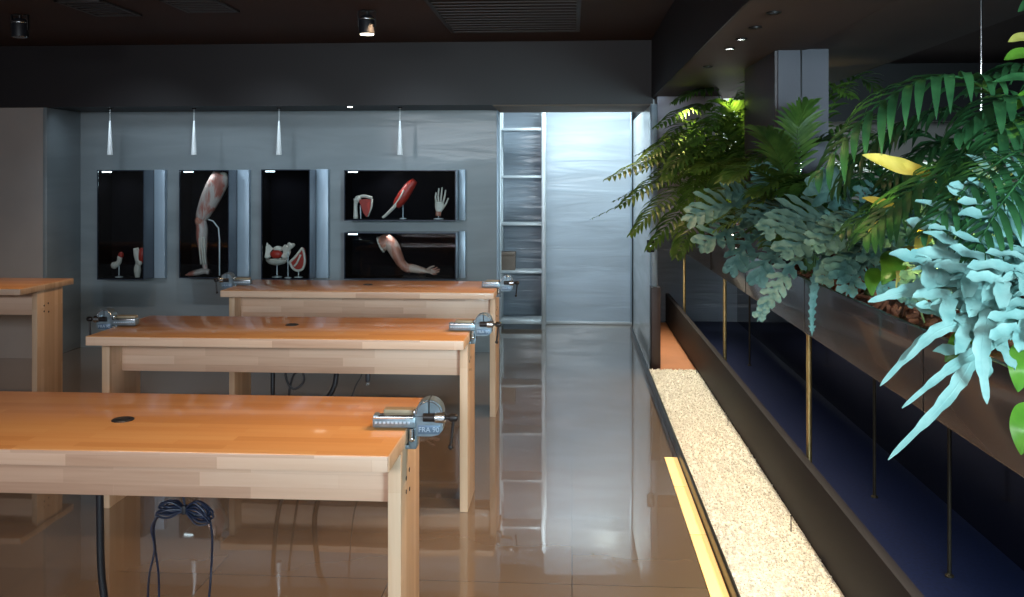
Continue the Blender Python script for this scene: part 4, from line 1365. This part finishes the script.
# big arching palm at the right
kt = plant('kentia_palm', (1.45, 2.75, SOIL), 'large deep green palm with arching fronds at the upper right', 'palm', None)
del_group = kt.get('group')
st = MB()
for k in range(4):
    a = k * 1.7
    st.tube(bez([(0.03 * math.cos(a), 0.03 * math.sin(a), -0.02), (0.04 * math.cos(a), 0.04 * math.sin(a), 0.25), (0.08 * math.cos(a), 0.08 * math.sin(a), 0.45)], 10), 0.009, 8)
st.build('stem', M['stem'], kt, 180)
rt = Vector((1.45, 2.75, SOIL))
arcs = [
    ([rt, at(1035, 150, 2.75), at(985, 88, 2.65), at(930, 78, 2.6), at(870, 112, 2.55), at(812, 182, 2.5)], 15, 0.25, 0.014, 1.5),
    ([rt, at(1060, 190, 2.75), at(1020, 146, 2.5), at(960, 160, 2.4), at(905, 195, 2.35), at(862, 240, 2.3)], 17, 0.22, 0.012, 1.0),
    ([rt, at(1030, 200, 2.9), at(980, 120, 2.95), at(925, 115, 3.0), at(870, 145, 3.0), at(830, 195, 3.0)], 15, 0.22, 0.013, 1.3),
    ([rt, at(1060, 170, 2.7), at(1045, 110, 2.5), at(1000, 100, 2.4), at(955, 135, 2.35)], 13, 0.22, 0.015, 1.3),
    ([rt, at(1050, 180, 2.9), at(1060, 90, 2.9), at(1020, 66, 2.9), at(965, 90, 2.9)], 13, 0.19, 0.014, 1.2),
    ([rt, at(1050, 210, 2.6), at(1030, 176, 2.35), at(985, 188, 2.2), at(940, 225, 2.1)], 15, 0.18, 0.010, 0.9),
    ([rt, at(1000, 230, 2.9), at(950, 150, 3.1), at(900, 135, 3.2), at(845, 165, 3.3)], 14, 0.20, 0.014, 1.2),
    ([rt, at(1010, 250, 2.9), at(960, 180, 2.9), at(910, 175, 2.9), at(860, 210, 2.9)], 14, 0.18, 0.012, 1.1),
    ([rt, at(1065, 200, 2.6), at(1035, 152, 2.25), at(985, 172, 2.1), at(918, 238, 2.0)], 19, 0.19, 0.008, 0.9),
    ([rt, at(1070, 210, 2.5), at(1045, 165, 2.1), at(1008, 195, 1.98), at(968, 262, 1.92)], 16, 0.17, 0.008, 1.0),
    ([rt, at(1060, 160, 2.7), at(1030, 120, 2.5), at(985, 135, 2.4), at(925, 190, 2.3)], 18, 0.20, 0.009, 1.1),
    ([rt, at(1020, 220, 2.9), at(975, 150, 2.9), at(925, 150, 2.9), at(880, 185, 2.85)], 17, 0.20, 0.010, 1.1),
    ([rt, at(1000, 240, 2.9), at(940, 190, 2.9), at(890, 200, 2.85), at(838, 235, 2.8)], 16, 0.17, 0.010, 1.0),
    ([rt, at(1060, 200, 2.6), at(1045, 130, 2.4), at(1015, 120, 2.3), at(985, 150, 2.25)], 13, 0.18, 0.013, 1.1),
]
for pts, nl, ll, lw, dr in arcs:
    palm_frond('frond', loc_pts(kt, pts), M['kentia'], kt, nl, ll, lw, 0.35, dr, 0.05, 0.9, 0.005)

# taller leafy plant whose leaf tips enter at the upper right edge
yl = plant('rubber_plant', (1.60, 2.55, SOIL), 'yellow-green broad-leaved plant at the upper right edge behind the arching palm', 'plant', None)
MB().tube(bez(loc_pts(yl, [(1.60, 2.55, SOIL - .02), (1.57, 2.55, 1.6), at(1050, 30, 2.55)]), 12), 0.009, 8).build('stem', M['stem'], yl, 180)
for a, b_, c, ww, mt in ((at(1050, 48, 2.55), at(1025, 38, 2.5), at(1008, 42, 2.48), 0.020, 'yellow_leaf'), (at(1050, 70, 2.55), at(1025, 55, 2.5), at(1004, 60, 2.46), 0.026, 'pothos'),
                         (at(1052, 95, 2.55), at(1025, 78, 2.5), at(992, 82, 2.45), 0.018, 'kentia'), (at(1050, 20, 2.55), at(1035, 2, 2.5), at(1018, 12, 2.46), 0.022, 'kentia'),
                         (at(1050, 110, 2.55), at(1030, 96, 2.45), at(1012, 112, 2.42), 0.022, 'pothos')):
    broad_leaf('leaf', *loc_pts(yl, (a, b_, c)), ww, M[mt], yl, (-0.3, -0.8, 0.5))


# blue ferns
def blue_fern(root, label, mat, fr, fwd=0.6):
    t = plant('blue_fern', root, label, 'fern', 'blue ferns in the planter')
    MB().ball((0, 0, 0.01), 0.05, 1.2, 1.2, 0.5, 12).build('rhizome', M['stem'], t, 180)
    for pts, nl, ll, lw, *strap in fr:
        if strap:       # hanging frond that narrows to one long wavy strap
            fern_frond('frond', loc_pts(t, [root] + list(pts)), mat, t, nl, ll, lw, lw * 1.3, 0.35, 0.9, 0.3, 0.0028, 0.3, strap[0], 0.7)
        else:
            fern_frond('frond', loc_pts(t, [root] + list(pts)), mat, t, nl, ll, lw, lw * 1.05, 0.33, 0.8, 0.25, 0.0028, 0.65, 0.97, fwd)
    return t


r1 = Vector((1.22, 5.0, SOIL))
blue_fern(r1, 'blue-green fern in the middle of the planter, farthest of the ferns', M['fern'], [
    ((at(760, 215, 4.85), at(720, 207, 4.75), at(686, 222, 4.7)), 8, 0.18, 0.019),
    ((at(770, 225, 4.8), at(730, 232, 4.6), at(697, 248, 4.5)), 8, 0.17, 0.019),
    ((at(775, 230, 4.8), at(745, 246, 4.6), at(730, 275, 4.55)), 7, 0.15, 0.018),
    ((at(790, 210, 4.9), at(770, 185, 4.85), at(760, 165, 4.85)), 7, 0.16, 0.020),
    ((at(780, 215, 4.75), at(750, 200, 4.6), at(722, 190, 4.5)), 7, 0.16, 0.020),
    ((at(790, 235, 4.7), at(768, 258, 4.45), at(756, 285, 4.4)), 7, 0.14, 0.018),
    ((at(800, 230, 4.7), at(790, 240, 4.3), at(770, 265, 4.1)), 7, 0.16, 0.020),
    ((at(800, 205, 5.0), at(812, 185, 5.0), at(830, 175, 5.0)), 7, 0.16, 0.019),
    ((at(810, 225, 4.8), at(825, 225, 4.6), at(840, 245, 4.4)), 7, 0.15, 0.019),
    ((at(800, 215, 4.6), at(780, 210, 4.3), at(745, 222, 4.1)), 8, 0.16, 0.020),
])
r2 = Vector((1.22, 3.75, SOIL))
blue_fern(r2, 'blue-green fern with one long frond hanging straight down in front of the planter', M['fern'], [
    ((at(850, 245, 3.6), at(822, 262, 3.45), at(813, 300, 3.4), at(812, 336, 3.4)), 12, 0.022, 0.013),
    ((at(840, 250, 3.6), at(800, 258, 3.4), at(775, 290, 3.3), at(757, 322, 3.25)), 11, 0.075, 0.012),
    ((at(860, 220, 3.6), at(835, 200, 3.5), at(818, 180, 3.5)), 7, 0.16, 0.019),
    ((at(850, 225, 3.6), at(805, 218, 3.5), at(760, 235, 3.4)), 9, 0.15, 0.018),
    ((at(855, 235, 3.6), at(815, 238, 3.4), at(780, 255, 3.3)), 8, 0.15, 0.018),
    ((at(870, 240, 3.5), at(850, 255, 3.2), at(838, 280, 3.1)), 7, 0.12, 0.017),
    ((at(880, 235, 3.5), at(880, 240, 3.2), at(868, 266, 3.05)), 7, 0.12, 0.017),
    ((at(890, 215, 3.6), at(885, 200, 3.5), at(855, 195, 3.4)), 7, 0.13, 0.018),
    ((at(900, 225, 3.6), at(915, 220, 3.4), at(930, 240, 3.3)), 7, 0.13, 0.017),
    ((at(895, 235, 3.5), at(900, 250, 3.2), at(905, 276, 3.1)), 7, 0.11, 0.016),
    ((at(875, 235, 3.5), at(845, 232, 3.2), at(810, 250, 3.05)), 8, 0.13, 0.018),
    ((at(880, 250, 3.4), at(862, 266, 3.15), at(846, 296, 3.05)), 7, 0.10, 0.015),
    ((at(890, 250, 3.4), at(890, 268, 3.1), at(884, 298, 3.0)), 7, 0.09, 0.014),
    ((at(860, 250, 3.5), at(838, 262, 3.3), at(822, 285, 3.2)), 7, 0.10, 0.016),
    ((at(880, 230, 3.4), at(860, 222, 3.1), at(830, 225, 2.95)), 7, 0.13, 0.018),
])
r4 = Vector((1.26, 2.95, SOIL))
blue_fern(r4, 'smaller blue-green fern tucked under the arching palm, between the round leaves and the pale fern', M['fern'], [
    ((at(945, 240, 2.8), at(915, 232, 2.65), at(875, 245, 2.55)), 7, 0.10, 0.014),
    ((at(950, 255, 2.8), at(930, 262, 2.6), at(905, 290, 2.55)), 7, 0.09, 0.013),
    ((at(945, 262, 2.75), at(925, 275, 2.5), at(905, 305, 2.45)), 7, 0.08, 0.013),
    ((at(960, 262, 2.75), at(955, 280, 2.45), at(938, 315, 2.38)), 7, 0.08, 0.013),
    ((at(960, 230, 2.8), at(950, 215, 2.65), at(920, 212, 2.6)), 7, 0.10, 0.014),
    ((at(965, 240, 2.8), at(965, 245, 2.5), at(945, 270, 2.4)), 7, 0.09, 0.014),
    ((at(980, 230, 2.8), at(995, 230, 2.55), at(1005, 255, 2.45)), 7, 0.10, 0.014),
])
r3 = Vector((1.24, 2.25, SOIL))
blue_fern(r3, 'large pale blue fern drooping over the planter edge at the right, nearest the camera', M['fern_near'], [
    ((at(1030, 275, 2.15), at(960, 283, 2.0), at(910, 291, 1.95), at(868, 302, 1.93)), 2, 0.13, 0.015, 0.6),
    ((at(1030, 285, 2.1), at(975, 312, 1.95), at(925, 340, 1.9), at(880, 386, 1.88)), 3, 0.09, 0.011, 0.65),
    ((at(1030, 295, 2.1), at(985, 340, 1.95), at(950, 395, 1.9), at(888, 460, 1.88)), 3, 0.09, 0.012, 0.6),
    ((at(1030, 285, 2.1), at(1000, 300, 1.9), at(982, 345, 1.85), at(987, 404, 1.85)), 3, 0.08, 0.015, 0.6),
    ((at(1040, 300, 2.1), at(1005, 335, 1.95), at(955, 365, 1.9), at(902, 408, 1.88)), 3, 0.08, 0.010, 0.6),
    ((at(1035, 290, 2.1), at(990, 318, 1.93), at(940, 330, 1.88), at(905, 362, 1.87)), 3, 0.10, 0.013, 0.7),
    ((at(1040, 250, 2.2), at(990, 230, 2.1), at(930, 238, 2.05)), 6, 0.20, 0.0148),
    ((at(1045, 245, 2.2), at(1010, 215, 2.1), at(962, 205, 2.05)), 6, 0.19, 0.0155),
    ((at(1040, 260, 2.2), at(985, 252, 2.0), at(912, 270, 1.92)), 7, 0.19, 0.0148),
    ((at(1040, 270, 2.15), at(1000, 280, 1.95), at(930, 305, 1.88)), 6, 0.18, 0.0141),
    ((at(1050, 240, 2.2), at(1030, 212, 2.05), at(985, 222, 1.95)), 6, 0.20, 0.0155),
    ((at(1050, 260, 2.15), at(1020, 258, 1.95), at(950, 280, 1.85)), 6, 0.19, 0.0148),
    ((at(1060, 260, 2.1), at(1040, 262, 1.85), at(985, 290, 1.75)), 6, 0.17, 0.0141),
    ((at(1045, 230, 2.3), at(1025, 192, 2.25), at(990, 185, 2.2)), 6, 0.19, 0.0148),
    ((at(1055, 280, 2.1), at(1040, 300, 1.85), at(1010, 340, 1.78)), 6, 0.13, 0.0126),
], 1.0)

# pothos with heart-shaped leaves
po = plant('pothos', (1.13, 3.02, SOIL), 'low plant with round green and yellow leaves at the planter edge between the ferns', 'plant', None)
MB().tube(bez(loc_pts(po, [(1.13, 3.02, SOIL - .01), at(905, 268, 3.02), at(880, 262, 2.95)]), 12), 0.004, 7).build('vine', M['stem'], po, 180)
for a, b_, c, ww, mt in ((at(895, 250, 3.0), at(893, 265, 2.9), at(882, 285, 2.88), 0.042, 'pothos'), (at(908, 245, 3.0), at(915, 258, 2.9), at(912, 275, 2.88), 0.034, 'yellow_leaf'),
                         (at(878, 268, 3.0), at(872, 280, 2.95), at(872, 296, 2.93), 0.026, 'pothos'), (at(905, 262, 3.0), at(905, 274, 2.86), at(896, 288, 2.84), 0.030, 'yellow_leaf')):
    broad_leaf('leaf', *loc_pts(po, (a, b_, c)), ww, M[mt], po, (-0.2, -0.9, 0.4), True)
po = plant('pothos', (1.12, 2.06, SOIL), 'trailing plant with bright green round leaves at the right edge under the pale fern', 'plant', None)
MB().tube(bez(loc_pts(po, [(1.12, 2.06, SOIL - .01), at(1055, 345, 1.98), at(1035, 400, 1.93), at(1040, 440, 1.92)]), 14), 0.004, 7).build('vine', M['stem'], po, 180)
for a, b_, c, ww, mt in ((at(1035, 345, 1.97), at(1024, 365, 1.9), at(1018, 392, 1.9), 0.035, 'pothos'), (at(1038, 405, 1.93), at(1026, 428, 1.9), at(1021, 455, 1.9), 0.035, 'pothos'),
                         (at(975, 335, 2.0), at(960, 345, 1.98), at(945, 362, 1.98), 0.028, 'pothos')):
    broad_leaf('leaf', *loc_pts(po, (a, b_, c)), ww, M[mt], po, (-0.2, -0.9, 0.4), True)

# pale broad leaves lit from below in the middle of the greenery
PR = Vector((1.30, 2.78, SOIL))
pe = plant('peace_lily', PR, 'broad pale yellow leaves glowing in lamplight between the palm fronds at the right', 'plant', None)
for k, (a, b_, c, ww) in enumerate(((at(932, 172, 2.55), at(898, 167, 2.46), at(862, 155, 2.42), 0.034), (at(940, 186, 2.6), at(918, 172, 2.5), at(896, 166, 2.47), 0.026),
                                    (at(905, 215, 2.8), at(885, 205, 2.75), at(862, 198, 2.7), 0.024), (at(955, 205, 2.5), at(968, 196, 2.4), at(985, 206, 2.35), 0.020),
                                    (at(900, 228, 2.75), at(885, 224, 2.68), at(868, 232, 2.65), 0.018), (at(930, 225, 2.5), at(925, 235, 2.4), at(915, 255, 2.38), 0.022))):
    lf = broad_leaf('leaf', *loc_pts(pe, (a, b_, c)), ww, M['yellow_leaf'], pe, (-0.1, -0.75, 0.6))
    MB().tube(bez(loc_pts(pe, [PR, (a + PR) / 2 + Vector((0, 0, 0.05)), a]), 12), 0.0035, 6).build('leaf_stalk', M['stem'], lf, 180)

# warm lamps standing among the plants
def plant_lamp(loc, aim, power, label):
    t = thing('plant_lamp', loc, label, 'lamp', 'warm uplights among the plants')
    MB().lathe([(0.03, 0.0), (0.032, 0.004), (0.012, 0.010)], n=18).build('lamp_base', M['black_iron'], t)
    MB().lathe([(0.010, 0.008), (0.010, 0.03), (0.026, 0.05), (0.030, 0.075), (0.027, 0.075)], n=18).build('lamp_head', M['black_iron'], t)
    MB().lathe([(0.024, 0.0745), (0.024, 0.077)], n=18).build('lens', M['lens'], t)
    spot('plant_light', (loc[0], loc[1], loc[2] + 0.085), aim, power, (1.0, 0.72, 0.20), 100, 0.9, 0.02)


plant_lamp((1.12, 2.62, SOIL + 0.0), tuple(at(900, 166, 2.47)), 60, 'small black uplight in the planter under the glowing pale leaves')
plant_lamp((1.10, 6.5, SOIL + 0.0), (0.9, 6.3, 1.8), 18, 'small black uplight in the planter between the two far palms')
plant_lamp((1.40, 5.55, SOIL + 0.0), (1.2, 5.9, 2.0), 8, 'small black uplight in the planter beside the dark column')
